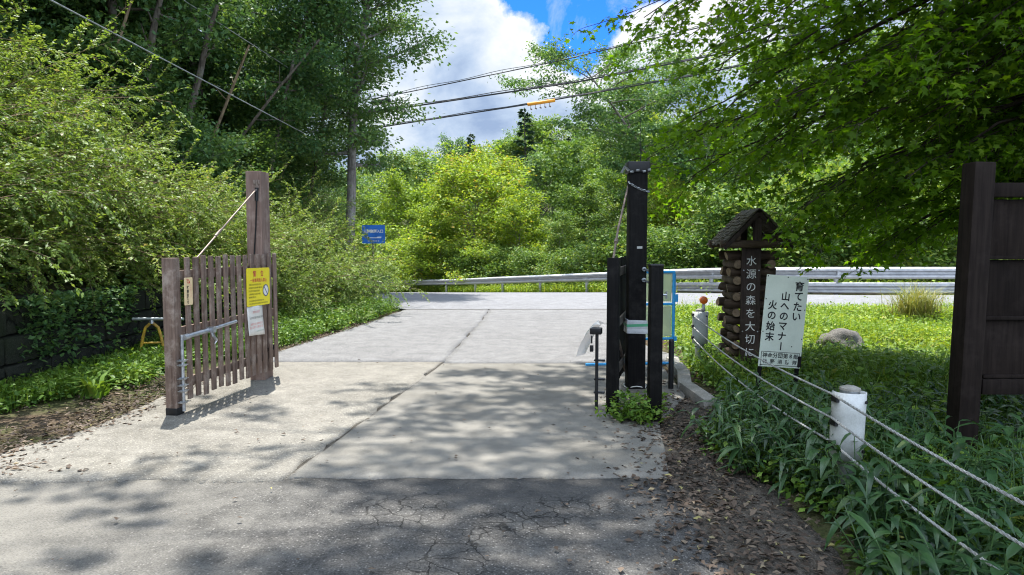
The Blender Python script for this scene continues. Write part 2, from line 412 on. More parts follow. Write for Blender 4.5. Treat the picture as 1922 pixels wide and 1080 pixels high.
M_steelcable = simple_mat('pale_stay_wire', (.36, .37, .37), (.25, .26, .26), rough=.5, bmp=0)
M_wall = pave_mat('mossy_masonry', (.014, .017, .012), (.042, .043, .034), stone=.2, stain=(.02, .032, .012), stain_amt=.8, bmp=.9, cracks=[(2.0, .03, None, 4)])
M_kerb = pave_mat('kerb_concrete', (.2, .19, .165), (.36, .345, .31), stain_amt=.6, bmp=.4)
M_rock = pave_mat('grey_rock', (.085, .08, .075), (.225, .212, .195), stone=.3, stain=(.06, .07, .035), stain_amt=.8, bmp=1.0)
M_rustrod = simple_mat('rusty_rod', (.27, .215, .18), (.15, .11, .085), rough=.6, metal=.4, scale=30)
M_film = simple_mat('milky_sheet', (.60, .62, .62), (.45, .47, .48), rough=.3, bmp=0)
M_clear, _t, _p, _o = new_mat('clear_sheet'); setp(_p, _t, base=(.72, .75, .76), rough=.25, spec=.5)
_tr = _t.new('ShaderNodeBsdfTransparent'); _mx = _t.new('ShaderNodeMixShader'); _mx.inputs[0].default_value = .5; _t.link(_p.outputs[0], _mx.inputs[1]); _t.link(_tr.outputs[0], _mx.inputs[2]); _t.link(_mx.outputs[0], _o.inputs[0])
M_tape = simple_mat('green_tape', (.10, .42, .22), (.08, .33, .17), rough=.4, bmp=0)
M_bark = bark_mat('grey_bark', (.085, .075, .066), (.27, .25, .225), lichen=(.36, .355, .33))
M_barkd = bark_mat('brown_bark', (.04, .032, .026), (.15, .125, .10), lichen=(.19, .18, .15))
M_twig = bark_mat('dark_twig_bark', (.022, .018, .014), (.07, .055, .042))
M_cane = bark_mat('pale_cane', (.11, .075, .045), (.28, .21, .13))

M_lfbright = leaf_mat('bright_leaf', [(0, (.10, .18, .022)), (.35, (.19, .31, .034)), (.7, (.30, .41, .045)), (.94, (.40, .45, .06)), (1, (.44, .32, .07))], trans=.45)
M_lfmid = leaf_mat('mid_leaf', [(0, (.05, .115, .026)), (.4, (.115, .215, .045)), (.75, (.20, .305, .062)), (1, (.30, .36, .085))], trans=.4)
M_lfdark = leaf_mat('deep_green_leaf', [(0, (.045, .115, .046)), (.5, (.105, .21, .072)), (1, (.21, .32, .095))], trans=.42)
M_lfcon = leaf_mat('conifer_needle', [(0, (.02, .055, .03)), (.5, (.042, .092, .045)), (1, (.075, .135, .06))], trans=.12)
M_lfbush = leaf_mat('bush_clover_leaf', [(0, (.075, .135, .028)), (.4, (.165, .255, .052)), (.75, (.27, .36, .075)), (.93, (.38, .40, .11)), (1, (.38, .30, .15))], trans=.42, tcol=(1.1, 1.05, .5))
M_lfmaple = leaf_mat('maple_leaf', [(0, (.06, .135, .012)), (.5, (.14, .26, .02)), (.85, (.25, .36, .028)), (1, (.38, .40, .035))], trans=.68, rough=.5, tcol=(1.2, 1.25, .25))
M_lfsasa = leaf_mat('bamboo_grass_leaf', [(0, (.018, .05, .018)), (.5, (.043, .10, .03)), (.85, (.085, .15, .045)), (1, (.22, .21, .085))], trans=.25, rough=.38, spec=.45)
M_lfgrass = leaf_mat('grass_blade', [(0, (.10, .20, .024)), (.4, (.20, .32, .03)), (.75, (.32, .42, .045)), (1, (.44, .42, .08))], trans=.4, objvar=0)
M_lfherb = leaf_mat('verge_herb', [(0, (.05, .12, .018)), (.5, (.115, .22, .03)), (.85, (.20, .31, .045)), (1, (.32, .33, .07))], trans=.36, objvar=0)
M_dead = leaf_mat('fallen_leaf', [(0, (.032, .024, .018)), (.4, (.082, .058, .042)), (.7, (.145, .108, .08)), (.9, (.235, .185, .13)), (1, (.29, .26, .10))], trans=.12, rough=.7, objvar=0, tcol=(1, .8, .5))

# ------------------------------------------------------------------ the ground, roads and paving
def sheet(name, xs, ys, m, dz=0.0, hf=ground_h, kind='structure', smooth=True):
    V = [(x, y, hf(x, y) + dz) for y in ys for x in xs]; n = len(xs)
    F = [(j * n + i, j * n + i + 1, (j + 1) * n + i + 1, (j + 1) * n + i) for j in range(len(ys) - 1) for i in range(n - 1)]
    o = link_mesh(name, np_mesh(name, V, F, smooth=smooth), m); return tag(o, kind=kind)
def strip(name, left, right, ys, m, dz, nx=24, hf=road_h, edge_noise=0.0, seed=1, skirt=.10, crown=0.0, front=0.0):
    """a paved sheet between the two edge curves left(y), right(y), with a turned-down rim"""
    rg = random.Random(seed); V = []; F = []; n = nx + 1
    for y in ys:
        a, b = left(y), right(y)
        a += edge_noise * (rg.random() - .5); b += edge_noise * (rg.random() - .5)
        for i in range(n):
            x = a + (b - a) * i / nx; V.append((x, y, hf(x, y) + dz))
    if front:                                # worn, slightly broken leading edge
        for i in range(n): V[i] = (V[i][0], V[i][1] + front * (math.sin(i * .21) + (rg.random() - .5) * .7 - (1.6 if rg.random() < .05 else 0)), V[i][2])
    for j in range(len(ys) - 1): F += [(j * n + i, j * n + i + 1, (j + 1) * n + i + 1, (j + 1) * n + i) for i in range(n - 1)]
    ring = [i for i in range(n)] + [j * n + n - 1 for j in range(1, len(ys))] + [(len(ys) - 1) * n + i for i in range(n - 2, -1, -1)] + [j * n for j in range(len(ys) - 2, 0, -1)]
    b0 = len(V); V += [(V[i][0], V[i][1], V[i][2] - skirt) for i in ring]; L = len(ring)
    F += [(ring[k], b0 + k, b0 + (k + 1) % L, ring[(k + 1) % L]) for k in range(L)]
    o = link_mesh(name, np_mesh(name, V, F, smooth=False), m); return tag(o, kind='structure')
def lerp_pts(pts):
    def f(y):
        if y <= pts[0][0]: return pts[0][1]
        for (a, u), (b, v) in zip(pts, pts[1:]):
            if y <= b: return u + (v - u) * (y - a) / (b - a)
        return pts[-1][1]
    return f
def fr(a, b, st): 
    n = max(1, int(round((b - a) / st))); return [a + (b - a) * i / n for i in range(n + 1)]

gx = fr(-260, -40, 12)[:-1] + fr(-40, -12, 1.6)[:-1] + fr(-12, 14, .3)[:-1] + fr(14, 40, 1.5)[:-1] + fr(40, 260, 12)
gy = fr(-60, -8, 4)[:-1] + fr(-8, 32, .4)[:-1] + fr(32, 80, 1.5)[:-1] + fr(80, 420, 10)
sheet('ground', gx, gy, M_soil, -.03)

joint = lerp_pts([(2.0, -1.56), (4.6, -1.47), (8.9, -.87), (13.9, -.58), (16, -.50)])
left_edge = lerp_pts([(2, -3.9), (4.85, -3.75), (6.0, -3.45), (7.5, -3.45), (9.6, -3.3), (12, -2.9), (14, -2.6), (16.2, -2.35)])
right_edge = lerp_pts([(4.4, 1.0), (6, 1.25), (7.0, 1.72), (9.0, 1.85), (9.2, 2.2), (12, 2.3), (15.2, 2.9), (16.2, 4.6)])
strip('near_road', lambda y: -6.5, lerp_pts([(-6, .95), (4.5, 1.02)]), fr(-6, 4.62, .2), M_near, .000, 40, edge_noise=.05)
#strip('dark_asphalt_strip', lambda y: -.95 + .15 * math.sin(y * 9), lambda y: 1.0, fr(4.18, 4.52, .07), M_patch, .004, 40, edge_noise=.12, skirt=.0035)
strip('old_concrete_road', left_edge, lambda y: joint(y) - .012, fr(4.52, 9.0, .2), M_oldc, .006, 60, edge_noise=.09, seed=3, front=.03)
strip('concrete_slab', lambda y: joint(y) + .014, right_edge, fr(4.57, 8.86, .2), M_slab, .011, 110, edge_noise=.012, seed=4, front=.012)
strip('old_road', left_edge, lambda y: joint(y) - .003, fr(9.0, 16.0, .25), M_road2, .004, 24, edge_noise=.06, seed=5)
strip('old_road', lambda y: joint(y) + .004, right_edge, fr(8.88, 16.0, .25), M_road2, .005, 24, edge_noise=.05, seed=6)
strip('road_joint', lambda y: joint(y) - (.035 if y < 9 else .014), lambda y: joint(y) + (.03 if y < 9 else .012), fr(4.6, 15.9, .2), M_joint, -.002, 2, edge_noise=.02, skirt=.02)
# the through road, from the right behind the grass to the left behind the bushes
mr = []
def main_near(x): return 15.98 if x < 3.4 else 15.98 + .018 * (x - 3.4) ** 1.5 - 0.15 * min(1, (x - 3.4) / 3)
xs = fr(-24, 40, .8)
V, F = [], []
NYm = 30
for x in xs:
    y0 = main_near(x) if x > -2.6 else 15.98 + (-2.6 - x) * 1.25; y1 = rail_y(x) - .55
    y1 = max(y1, y0 + .5)
    for j in range(NYm + 1):
        y = y0 + (y1 - y0) * j / NYm; V.append((x, y, road_h(x, y) + .008))
n = NYm + 1
F = [(i * n + j, (i + 1) * n + j, (i + 1) * n + j + 1, i * n + j + 1) for i in range(len(xs) - 1) for j in range(NYm)]
tag(link_mesh('main_road', np_mesh('main_road', V, F), M_main), kind='structure')
strip('road_joint', lambda y: -2.4, lambda y: 3.6, [15.975, 16.02], M_joint, .011, 20, skirt=.01)
strip('shoulder', lambda y: .93, lerp_pts([(0, 1.5), (4.4, 1.62), (6, 1.75), (7.0, 1.8)]), fr(-2, 7.0, .25), M_shoulder, -.012, 6, edge_noise=.1, seed=8)
# ------------------------------------------------------------------ built things
# low masonry wall at the foot of the bank
def wall():
    rt = empty('retaining_wall', (-5.25, 8, 0), 0, 'low dark masonry retaining wall in shade below the overhanging bushes', 'wall')
    rg = random.Random(4); mb = MB()
    y = 1.0
    for row in range(3):
        y = 1.0 - rg.random() * .4; z0 = row * .29 - .02
        while y < 15.5:
            L = .42 + rg.random() * .35
            mb.box((-.04 + rg.random() * .05 + row * -.035, y + L / 2 - 8, z0 + .145), (.34, L - .02, .275)); y += L
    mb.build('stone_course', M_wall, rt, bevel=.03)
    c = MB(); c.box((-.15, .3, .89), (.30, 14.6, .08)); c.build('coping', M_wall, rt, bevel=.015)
wall()

# gate posts and gate leaves
def gate_post(loc, wx, wy, h, m, label, left):
    rt = empty('gate_post', loc, 0, label, 'gate post', 'tall posts carrying the gate leaves')
    mb = MB(); mb.box((0, 0, h / 2 - .05), (wx, wy, h + .1)); mb.build('post_shaft', m, rt, bevel=.008)
    if left:
        b = MB(); b.tube([(wx / 2 - .04, -wy / 2 - .02, h - .17), (wx / 2 - .04, -wy / 2 + .03, h - .17)], .022, 10)
        b.tube([(wx / 2 - .04, -wy / 2 - .012, h - .10), (wx / 2 - .04, -wy / 2 - .012, h - .21)], .012, 8)
        b.box((wx / 2 - .045, -wy / 2 - .004, h - .12), (.07, .008, .05)); b.build('eye_bolt', M_rustrod, rt)
        b = MB(); b.tube([(wx / 2 - .04, -wy / 2 - .016, h - .18), (wx / 2 - .045, -wy / 2 - .016, h - .32)], .02, 8); b.tube([(wx / 2 - .045, -wy / 2 - .014, h - .32), (wx / 2 - .06, -wy / 2 - .012, h - .60), (wx / 2 - .085, -wy / 2 - .012, h - .90)], .008, 6); b.build('shadow_strip', M_blackmetal, rt)  # dark strip added in place of a shadow line down the post
        b = MB()
        for z in (.32, 1.18): b.box((wx / 2 + .006, .02, z), (.012, .12, .06)); b.tube([(wx / 2 + .02, .085, z - .05), (wx / 2 + .02, .085, z + .05)], .013, 8); b.cut()
        b.build_each('hinge_plate', M_blackmetal, rt)
    return rt
lp = gate_post((-2.80, 7.955, .0), .165, .27, 2.29, M_brownpost, 'tall brown wooden gate post on the left with a tie rod bolted near its top', True)
rp = gate_post((1.285, 7.42, .0), .18, .2, 2.23, M_blackwood, 'tall black gate post on the right with chain, cap and taped band', False)
b = MB(); b.box((0, 0, 2.285), (.225, .225, .11)); b.build('post_cap', M_blackmetal, rp, bevel=.01)
b = MB()
for i, (x, z) in enumerate([(-.09, 2.23), (-.03, 2.245), (.035, 2.235), (.085, 2.25)]):
    b.tube([(x, -.116, z), (x + .03, -.120, z + .004)], .012, 6); b.cut()
b.tube([(-.105, -.10, 2.25), (-.15, -.13, 2.28), (-.18, -.12, 2.22)], .016, 6); b.cut(); b.build_each('cap_bolt', M_galv, rp)
b = MB(); b.tube([(.03, 0, 2.34), (.035, 0, 2.40), (.03, .01, 2.78)], [.006, .005, .003], 6); b.build('wire_whip', M_blackmetal, rp)
def chain(mb, P, r=.0045, L=.034):
    P = [Vector(p) for p in P]; tot = 0; k = 0
    for a, c in zip(P, P[1:]):
        n = max(1, int((c - a).length / (L * .72)))
        for i in range(n):
            o = a + (c - a) * ((i + .5) / n); x = (c - a).normalized(); y = x.orthogonal().normalized()
            if k % 2: y = x.cross(y)
            mb.tube([o + x * math.cos(q) * L / 2 + y * math.sin(q) * L * .3 for q in [2 * PI * j / 8 for j in range(9)]], r, 5, cap=False); k += 1
b = MB(); chain(b, [(-.108, -.09, 2.14), (-.08, -.107, 2.11), (-.02, -.107, 2.075), (.04, -.107, 2.05), (.104, -.102, 2.035), (.108, .1, 2.05)]); b.build('chain', M_galv, rp)
b = MB(); b.box((.015, -.1012, 1.47), (.055, .0025, .024)); b.build('name_tape', M_white, rp)
b = MB()
for i, (z, hh) in enumerate([(.70, .05), (.655, .055), (.61, .05)]):
    b.box((0, 0, z), (.208 + .003 * i, .208 + .003 * i, hh), Matrix.Rotation(R([2, -3, 2][i]), 3, 'Y'))
b.build('plastic_wrap', M_film, rp, bevel=.006)
b = MB(); b.box((0, 0, .672), (.2155, .2155, .028), Matrix.Rotation(R(-2), 3, 'Y')); b.build('green_tape', M_tape, rp)
b = MB(); b.tube([(.1 * math.cos(a) * 1.13, .1 * math.sin(a) * 1.14 , .03 + .012 * math.sin(3 * a)) for a in [2 * PI * i / 20 for i in range(21)]], .006, 6, cap=False); b.build('cord', M_whiteink, rp)
b = MB()
for z in (1.25, 1.14):
    b.tube([(.06, -.105, z), (.06, -.17, z), (-.04, -1.3, z - .003)], .011, 8); b.tube([(.06, -.098, z), (.06, -.13, z)], .022, 8); b.cut()
b.build_each('stay_arm', M_galv, rp)

M_greyrail = wood_mat('greyed_rail_wood', (.05, .043, .038), (.13, .115, .10), axis=0)
def gate_leaf(hinge, free, side, m, label, nslat=14, top=1.40):
    """leaf in its own frame: +X runs from the hinge to the free end, the slats are on the road side"""
    h, f = Vector((*hinge, 0)), Vector((*free, 0)); L = (f - h).length; rz = math.atan2((f - h).y, (f - h).x)
    rt = empty('gate_leaf', h, rz, label, 'gate', 'slatted leaves of the open gate')
    s = side; rg = random.Random(7)
    b = MB(); b.box((L - .05, -s * .055, .69), (.105, .105, 1.40)); b.build('end_post', m, rt, bevel=.006)
    for z in (1.235, .735, .27):
        b = MB(); b.box((L / 2 - .04, -s * (.026 if s > 0 else .02), z), (L - .1, .03 if s > 0 else .02, .085)); b.build('rail', m if s > 0 else M_greyrail, rt, bevel=.004)
    for i in range(nslat):
        x = .03 + (L - .22) * i / (nslat - 1)
        dz = .02 * math.sin(i * 1.9); z0 = .10 + .03 * rg.random(); z1 = top + dz * .4 - .012 * rg.random()
        b = MB(); b.box((x, s * .008, (z0 + z1) / 2), (.066, .02, z1 - z0), Matrix.Rotation(R(rg.uniform(-.5, .5)), 3, 'Y')); b.build('slat', m, rt, bevel=.005)
    return rt, L
LEAF_H, LEAF_F = (-2.665, 8.07), (-2.94, 6.22)
gl, GL_L = gate_leaf(LEAF_H, LEAF_F, 1, M_brown, 'brown slatted gate leaf swung open on the left of the road', 14)
b = MB(); b.tube([(.255, -.05, 2.11), (.80, -.045, 1.78), (1.46, -.04, 1.37)], .0085, 8); b.tube([(1.02, -.045, 1.645), (1.12, -.044, 1.583)], .014, 8); b.box((1.46, -.035, 1.33), (.05, .03, .12)); b.build('tie_rod', M_rustrod, gl)
b = MB(); b.tube([(.25, -.075, 2.11), (.25, -.03, 2.11)], .026, 10); b.build('tie_rod_ring', M_rustrod, gl)
# drop bolt beside the end post, with its rings, and the steel latch pipe
dx = GL_L - .035
b = MB(); b.tube([(dx, .04, .04), (dx, .04, .70)], .015, 10); b.tube([(dx, .04, .70), (dx, .04, .715)], .019, 10); b.build('drop_bolt', M_galv, gl)
b = MB()
for z in (.49, .45, .33, .27, .22, .12):
    b.bar((dx - .055, .035, z), (dx + .04, .035, z), .05, .008); b.box((dx, .04, z), (.045, .045, .02)); b.cut()
b.build_each('bolt_guide', M_galv, gl)
b = MB(); b.tube([(dx - .03, .06, .695), (dx - .42, .07, .715)], .021, 12); b.tube([(dx - .42, .07, .715), (dx - .86, .065, .74)], .017, 12)
b.tube([(dx - .06, .06, .6965), (dx, .06, .6935)], .026, 12)
b.build('latch_pipe', M_galv, gl)
b = MB(); b.tube([(dx - .38, .085, .715), (dx - .39, .10, .66), (dx - .44, .105, .61), (dx - .42, .095, .58)], [.012, .016, .014, .008], 8); b.box((dx - .39, .085, .715), (.05, .07, .05)); b.build('latch_catch', M_galv, gl)
b = MB(); b.box((GL_L - .05, -.055, .035), (.112, .112, .07)); b.build('foot_shadow', M_blackmetal, gl, bevel=.006)  # black block stands in for the end post's shadow at its foot

gr, GR_L = gate_leaf((1.285, 8.02), (.83, 6.28), -1, M_blackwood, 'black slatted gate leaf swung open on the right, seen nearly edge on', 14, 1.37)
b = MB(); b.tube([(.52, .06, 2.13), (1.1, .02, 1.66), (GR_L - .14, .02, 1.25)], .011, 8); b.box((GR_L - .14, .03, 1.25), (.05, .03, .07)); b.tube([(GR_L - .55, .02, 1.55), (GR_L - .5, .02, 1.52)], .02, 8); b.build('tie_rod', M_rustrod, gr)
dx = GR_L - .06
b = MB(); b.tube([(dx, -.09, .03), (dx, -.09, .74)], .015, 8); b.build('drop_bolt', M_blackmetal, gr)
b = MB()
for z in (.47, .30, .18): b.bar((dx - .02, -.02, z), (dx - .02, -.115, z), .05, .012); b.cut()
b.build_each('bolt_guide', M_blackmetal, gr)
b = MB(); b.box((dx - .02, -.10, .735), (.10, .10, .055)); b.build('latch_box', M_blackmetal, gr, bevel=.006)
b = MB(); b.tube([(dx + .05, -.13, .70), (dx + .05, -.13, .63)], .008, 6); b.box((dx + .05, -.13, .585), (.035, .03, .055)); b.build('padlock', M_blackmetal, gr, bevel=.006)
V, F = [], []
for i in range(9):
    for j in range(7):
        u, v = i / 8, j / 6
        V.append((dx - .02 - .26 * v + .02 * math.sin(u * 6), -.06 - .19 * u ** 1.1 - .035 * math.sin(v * 5 + u * 2), .79 + .02 * math.sin(v * 4) - .30 * u ** 2.2 + .012 * math.sin(u * 9 + v * 6)))
F = [(i * 7 + j, i * 7 + j + 1, (i + 1) * 7 + j + 1, (i + 1) * 7 + j) for i in range(8) for j in range(6)]
b = MB(); b.add(V, F); o = b.build('plastic_flap', M_clear, gr)
b = MB(); b.tube([(.25, .02, .12), (.9, -.01, .60)], .02, 8); b.build('brace', M_rustrod, gr)

# signs tied to the left leaf: each in the frame of the leaf
def leaf_frame(rt, x, y, z, tilt=0.0):
    c, s = math.cos(rt.rotation_euler.z), math.sin(rt.rotation_euler.z)
    # local X of the sign runs towards the hinge (left to right for the reader), Y is up, Z faces the road
    M = Matrix.Translation(rt.location) @ Matrix.Rotation(rt.rotation_euler.z, 4, 'Z') @ Matrix.Translation((x, y, z)) @ Matrix(((-1, 0, 0, 0), (0, 0, 1, 0), (0, 1, 0, 0), (0, 0, 0, 1))) @ Matrix.Rotation(tilt, 4, 'Z')
    return M
def plate(mb, wd, ht, th=.003, r=.012):
    P = []
    for cx, cy, a0 in ((wd / 2 - r, ht / 2 - r, 0), (-wd / 2 + r, ht / 2 - r, 90), (-wd / 2 + r, -ht / 2 + r, 180), (wd / 2 - r, -ht / 2 + r, 270)):
        P += [(cx + r * math.cos(R(a0 + a)), cy + r * math.sin(R(a0 + a))) for a in (0, 30, 60, 90)]
    return mb.prism(P, 0, th)
def blurline(mb, x0, x1, y, h, rg, z):
    """a line of print too small to read: short strokes of uneven length"""
    x = x0
    while x < x1 - h * .5:
        ww = h * rg.uniform(.5, .9)
        for k in range(3):
            yy = y + h * (.36 - .36 * k) + h * rg.uniform(-.05, .05)
            mb.add([(x, yy - h * .06, z), (x + ww, yy - h * .06, z), (x + ww, yy + h * .06, z), (x, yy + h * .06, z)], [(0, 1, 2, 3)])
        xx = x + ww * rg.uniform(.3, .6); mb.add([(xx - h * .06, y - h * .45, z), (xx + h * .06, y - h * .45, z), (xx + h * .06, y + h * .45, z), (xx - h * .06, y + h * .45, z)], [(0, 1, 2, 3)])
        x += h * 1.05
def sign_root(name, M, label, cat):
    rt = empty(name, (0, 0, 0), 0, label, cat); rt.matrix_world = M; return rt
rg = random.Random(11)
Zl = .0062
# yellow warning plate over the slats next to the hinge
sg = sign_root('warning_sign', leaf_frame(gl, .44, .026, 1.05, R(-1)), 'bright yellow warning plate with red heading and a no entry mark on the brown gate', 'sign')
b = MB(); plate(b, .49, .40, .004, .02); b.build('sign_plate', M_yellow, sg)
b = MB(); letters(b, '警告', -.085, .14, .066, pitch=2.4, bold=.012, z=Zl); letters(b, '一般車両進入禁止', -.155, .07, .043, pitch=1.04, bold=.012, z=Zl); b.build('red_heading', M_redink, sg)
b = MB()
for i in range(5): blurline(b, -.205, [.05, .07, .02, .04, -.05][i], .025 - i * .033, .018, rg, Zl)
blurline(b, -.205, .11, -.145, .016, rg, Zl); blurline(b, -.2, .2, -.175, .015, rg, Zl); b.build('small_print', M_ink, sg)
def ring(mb, cx, cy, r0, r1, z, n=32):
    V = [(cx + r * math.cos(2 * PI * k / n), cy + r * math.sin(2 * PI * k / n), z) for r in (r0, r1) for k in range(n)]
    mb.add(V, [(k, (k + 1) % n, n + (k + 1) % n, n + k) for k in range(n)])
def disc(mb, cx, cy, r, z, n=32): mb.add([(cx + r * math.cos(2 * PI * k / n), cy + r * math.sin(2 * PI * k / n), z) for k in range(n)], [tuple(range(n))])
b = MB(); disc(b, .15, -.045, .062, Zl); b.build('symbol_ground', M_whiteink, sg)
b = MB(); ring(b, .15, -.045, .053, .064, Zl + .0012); a = R(-50); u = Vector((math.cos(a), math.sin(a), 0)); v = Vector((-u.y, u.x, 0)) * .0055; c = Vector((.15, -.045, Zl + .0012))
b.add([c - u * .055 - v, c + u * .055 - v, c + u * .055 + v, c - u * .055 + v], [(0, 1, 2, 3)]); b.build('no_entry_symbol', M_blueink, sg)
# white notice under it
sg = sign_root('paper_notice', leaf_frame(gl, .505, .023, .70, R(0)), 'white paper notice with pink print tied below the yellow plate', 'notice')
V, F = [], []
for i in range(9):
    for j in range(7):
        u, v = i / 8 - .5, j / 6 - .5
        V.append((u * .335 - .012 * (v + .5) * (u > .3), v * .30 - .022 * max(0, -v) * (u + .5) * 2, .006 * math.sin(u * 7 + v * 3) + (.02 * max(0, -v - .2))))
b = MB(); b.add(V, [(i * 7 + j, (i + 1) * 7 + j, (i + 1) * 7 + j + 1, i * 7 + j + 1) for i in range(8) for j in range(6)])
o = b.build('sheet', M_poster, sg); md = o.modifiers.new('s', 'SOLIDIFY'); md.thickness = .003; md.offset = -1
b = MB(); blurline(b, -.07, .08, .088, .026, rg, .0095); blurline(b, -.12, .13, -.038, .024, rg, .0098); blurline(b, -.14, .13, -.072, .026, rg, .0125); b.build('pink_print', M_redfade, sg)
b = MB(); blurline(b, -.135, .135, .028, .022, rg, .0095); b.build('black_print', M_ink, sg)
b = MB(); blurline(b, -.02, .13, -.118, .015, rg, .0185); b.build('green_print', M_greenink, sg)
# narrow cream plate on the slat beside the end post
sg = sign_root('parking_notice', leaf_frame(gl, GL_L - .17, .028, 1.09, R(-1)), 'narrow cream plate with upright black lettering beside the end post of the gate', 'sign')
b = MB(); plate(b, .122, .245, .004, .006); b.build('sign_plate', M_cream, sg)
b = MB(); letters(b, '駐車お断り', -.014, .034, .033, vertical=True, pitch=1.0, bold=.03, z=Zl); b.build('lettering', M_ink, sg)
b = MB(); letters(b, '門の前につき', .032, .05, .019, vertical=True, pitch=1.0, bold=.0, z=Zl); b.build('small_lettering', M_redfade, sg)
b = MB(); ring(b, -.008, .088, .012, .018, Zl, 20); b.add([(-.034, .108, Zl), (-.016, .098, Zl), (-.02, .114, Zl)], [(0, 1, 2)]); b.add([(-.002, .078, Zl + .001), (.02, .068, Zl + .001), (.012, .092, Zl + .001)], [(0, 1, 2)]); b.build('red_mark', M_redink, sg)

# stop post, bollard
rt = empty('stop_post', (1.215, 6.05, 0), R(2), 'square black post in front of the right gate post with weeds at its foot', 'post')
b = MB(); b.box((0, 0, .65), (.105, .11, 1.36)); b.build('post_shaft', M_blackwood, rt, bevel=.006)
b = MB(); b.box((0, 0, 1.335), (.115, .12, .018)); b.build('post_cap', M_blackmetal, rt, bevel=.004)
b = MB(); b.tube([(.05, .03, 1.08), (.10, .03, 1.08)], .01, 8); b.tube([(.10, .03, 1.11), (.10, .03, 1.05)], .008, 8); b.build('hook', M_galv, rt)
rt = empty('bollard', (1.645, 7.35, 0), 0, 'short thin black bollard at the kerb right of the gate', 'bollard')
b = MB(); b.tube([(0, 0, -.05), (0, 0, .505)], .027, 14); b.build('bollard_shaft', M_blackmetal, rt)
b = MB(); b.tube([(0, 0, .505), (0, 0, .525)], [.029, .02], 14); b.build('bollard_cap', M_blackmetal, rt)
# kerb stones by the slab
for i, (a, c) in enumerate([((1.84, 6.55), (1.79, 7.3)), ((1.785, 7.33), (1.93, 8.0)), ((1.935, 8.03), (2.0, 8.9))]):
    b = MB(); b.bar((*a, .02), (*c, .03), .14, .12); tag(b.build('kerb', M_kerb, None, bevel=.012), kind='structure')

# blue tube frame with sheet
rt = empty('tube_barricade', (1.60, 8.42, 0), R(6), 'sky blue tube frame with pale yellow sheets leaning behind the black gate post', 'barricade')
b = MB()
W2, H0, H1, r = .31, .30, 1.17, .017
b.tube([(-W2, 0, .02), (-W2, 0, H1)], r, 8); b.tube([(W2, 0, .02), (W2, 0, H1)], r, 8)
for z in (H1, .79, H0 + .08): b.tube([(-W2, 0, z), (W2, 0, z)], r, 8)
b.build('tube_frame', M_bluetube, rt)
b = MB(); b.tube([(W2 + .04, .12, .02), (W2 + .03, .06, H1 - .02)], r, 8); b.tube([(-W2 - .4, .15, .06), (W2, .15, .06)], r, 8); b.tube([(W2 + .03, .06, H1 - .02), (W2, 0, H1)], r, 8); b.build('support_leg', M_bluetube, rt)
for z0, z1 in ((.82, H1 - .025), (.405, .765)):
    b = MB(); b.box((0, 0, (z0 + z1) / 2), (2 * W2 - .05, .008, z1 - z0)); b.build('sheet_panel', M_panel, rt)
b = MB(); b.box((W2 + .03, 0, .86), (.05, .012, .09)); b.box((W2 + .02, -.02, .38), (.03, .03, .05)); b.build('tape_scrap', M_bluetube, rt)

# rope fence: two posts with white sleeves, three wire ropes
def rope_post(loc, label, refl, yaw, sw, lean=0.0):
    rt = empty('rope_post', loc, yaw, label, 'post', 'white sleeved posts of the rope fence'); rt.rotation_euler.y = lean
    b = MB(); b.tube([(0, 0, -.15), (0, 0, .715)], .055, 18); b.build('post_shaft', M_galv, rt)
    b = MB(); b.tube([(0, 0, .715), (0, 0, .728), (0, 0, .74)], [.06, .058, .03], 18); b.build('post_cap', M_kerb, rt)
    # the open sleeve: a bent plate wrapped round the road side
    b = MB(); n = 14; z0, z1 = .315, .705
    A = [R(150 + 240 * i / n) for i in range(n + 1)]
    rad = lambda a: sw * (1.0 if R(165) < a < R(375) else 1.04)
    V = [(rad(a) * math.cos(a), rad(a) * math.sin(a) * .8, z) for z in (z0, .45, .58, z1) for a in A]
    F = [(j * (n + 1) + i, j * (n + 1) + i + 1, (j + 1) * (n + 1) + i + 1, (j + 1) * (n + 1) + i) for j in range(3) for i in range(n)]
    b.add(V, F); o = b.build('sleeve', M_white, rt); md = o.modifiers.new('s', 'SOLIDIFY'); md.thickness = .005
    b = MB()
    for z in (.365, .655): b.tube([(sw * .62, -sw * .66, z), (sw * .66, -sw * .74, z)], .010, 8); b.cut()
    b.build_each('sleeve_bolt', M_blackmetal, rt)
    b = MB()
    for z in (.385, .525, .665): b.box((-sw * .98, -sw * .12, z), (.02, .05, .035)); b.tube([(-sw * 1.0, -sw * .3, z), (-sw * 1.0, .02, z)], .012, 8); b.cut()
    b.build_each('rope_clamp', M_blackmetal, rt)
    if refl:
        b = MB(); b.tube([(.03, -.02, .73), (.03, -.02, .80)], [.022, .016], 10); b.build('reflector_stalk', M_white, rt)
        b = MB(); b.tube([(.03, -.05, .845), (.03, -.043, .845), (.03, .0, .845), (.03, .008, .845)], [.03, .047, .047, .035], 18); b.build('reflector', M_orange, rt)
    return rt
rope_post((2.30, 8.72, -.03), 'far white sleeved rope post topped by a round orange reflector', True, R(0), .095)
rope_post((1.96, 4.16, -.045), 'near white sleeved rope post among the bamboo grass, leaning slightly', False, R(8), .098, R(2))
P1, P2, P3 = Vector((2.21, 8.66, 0)), Vector((1.862, 4.12, 0)), Vector((1.78, 1.2, 0))
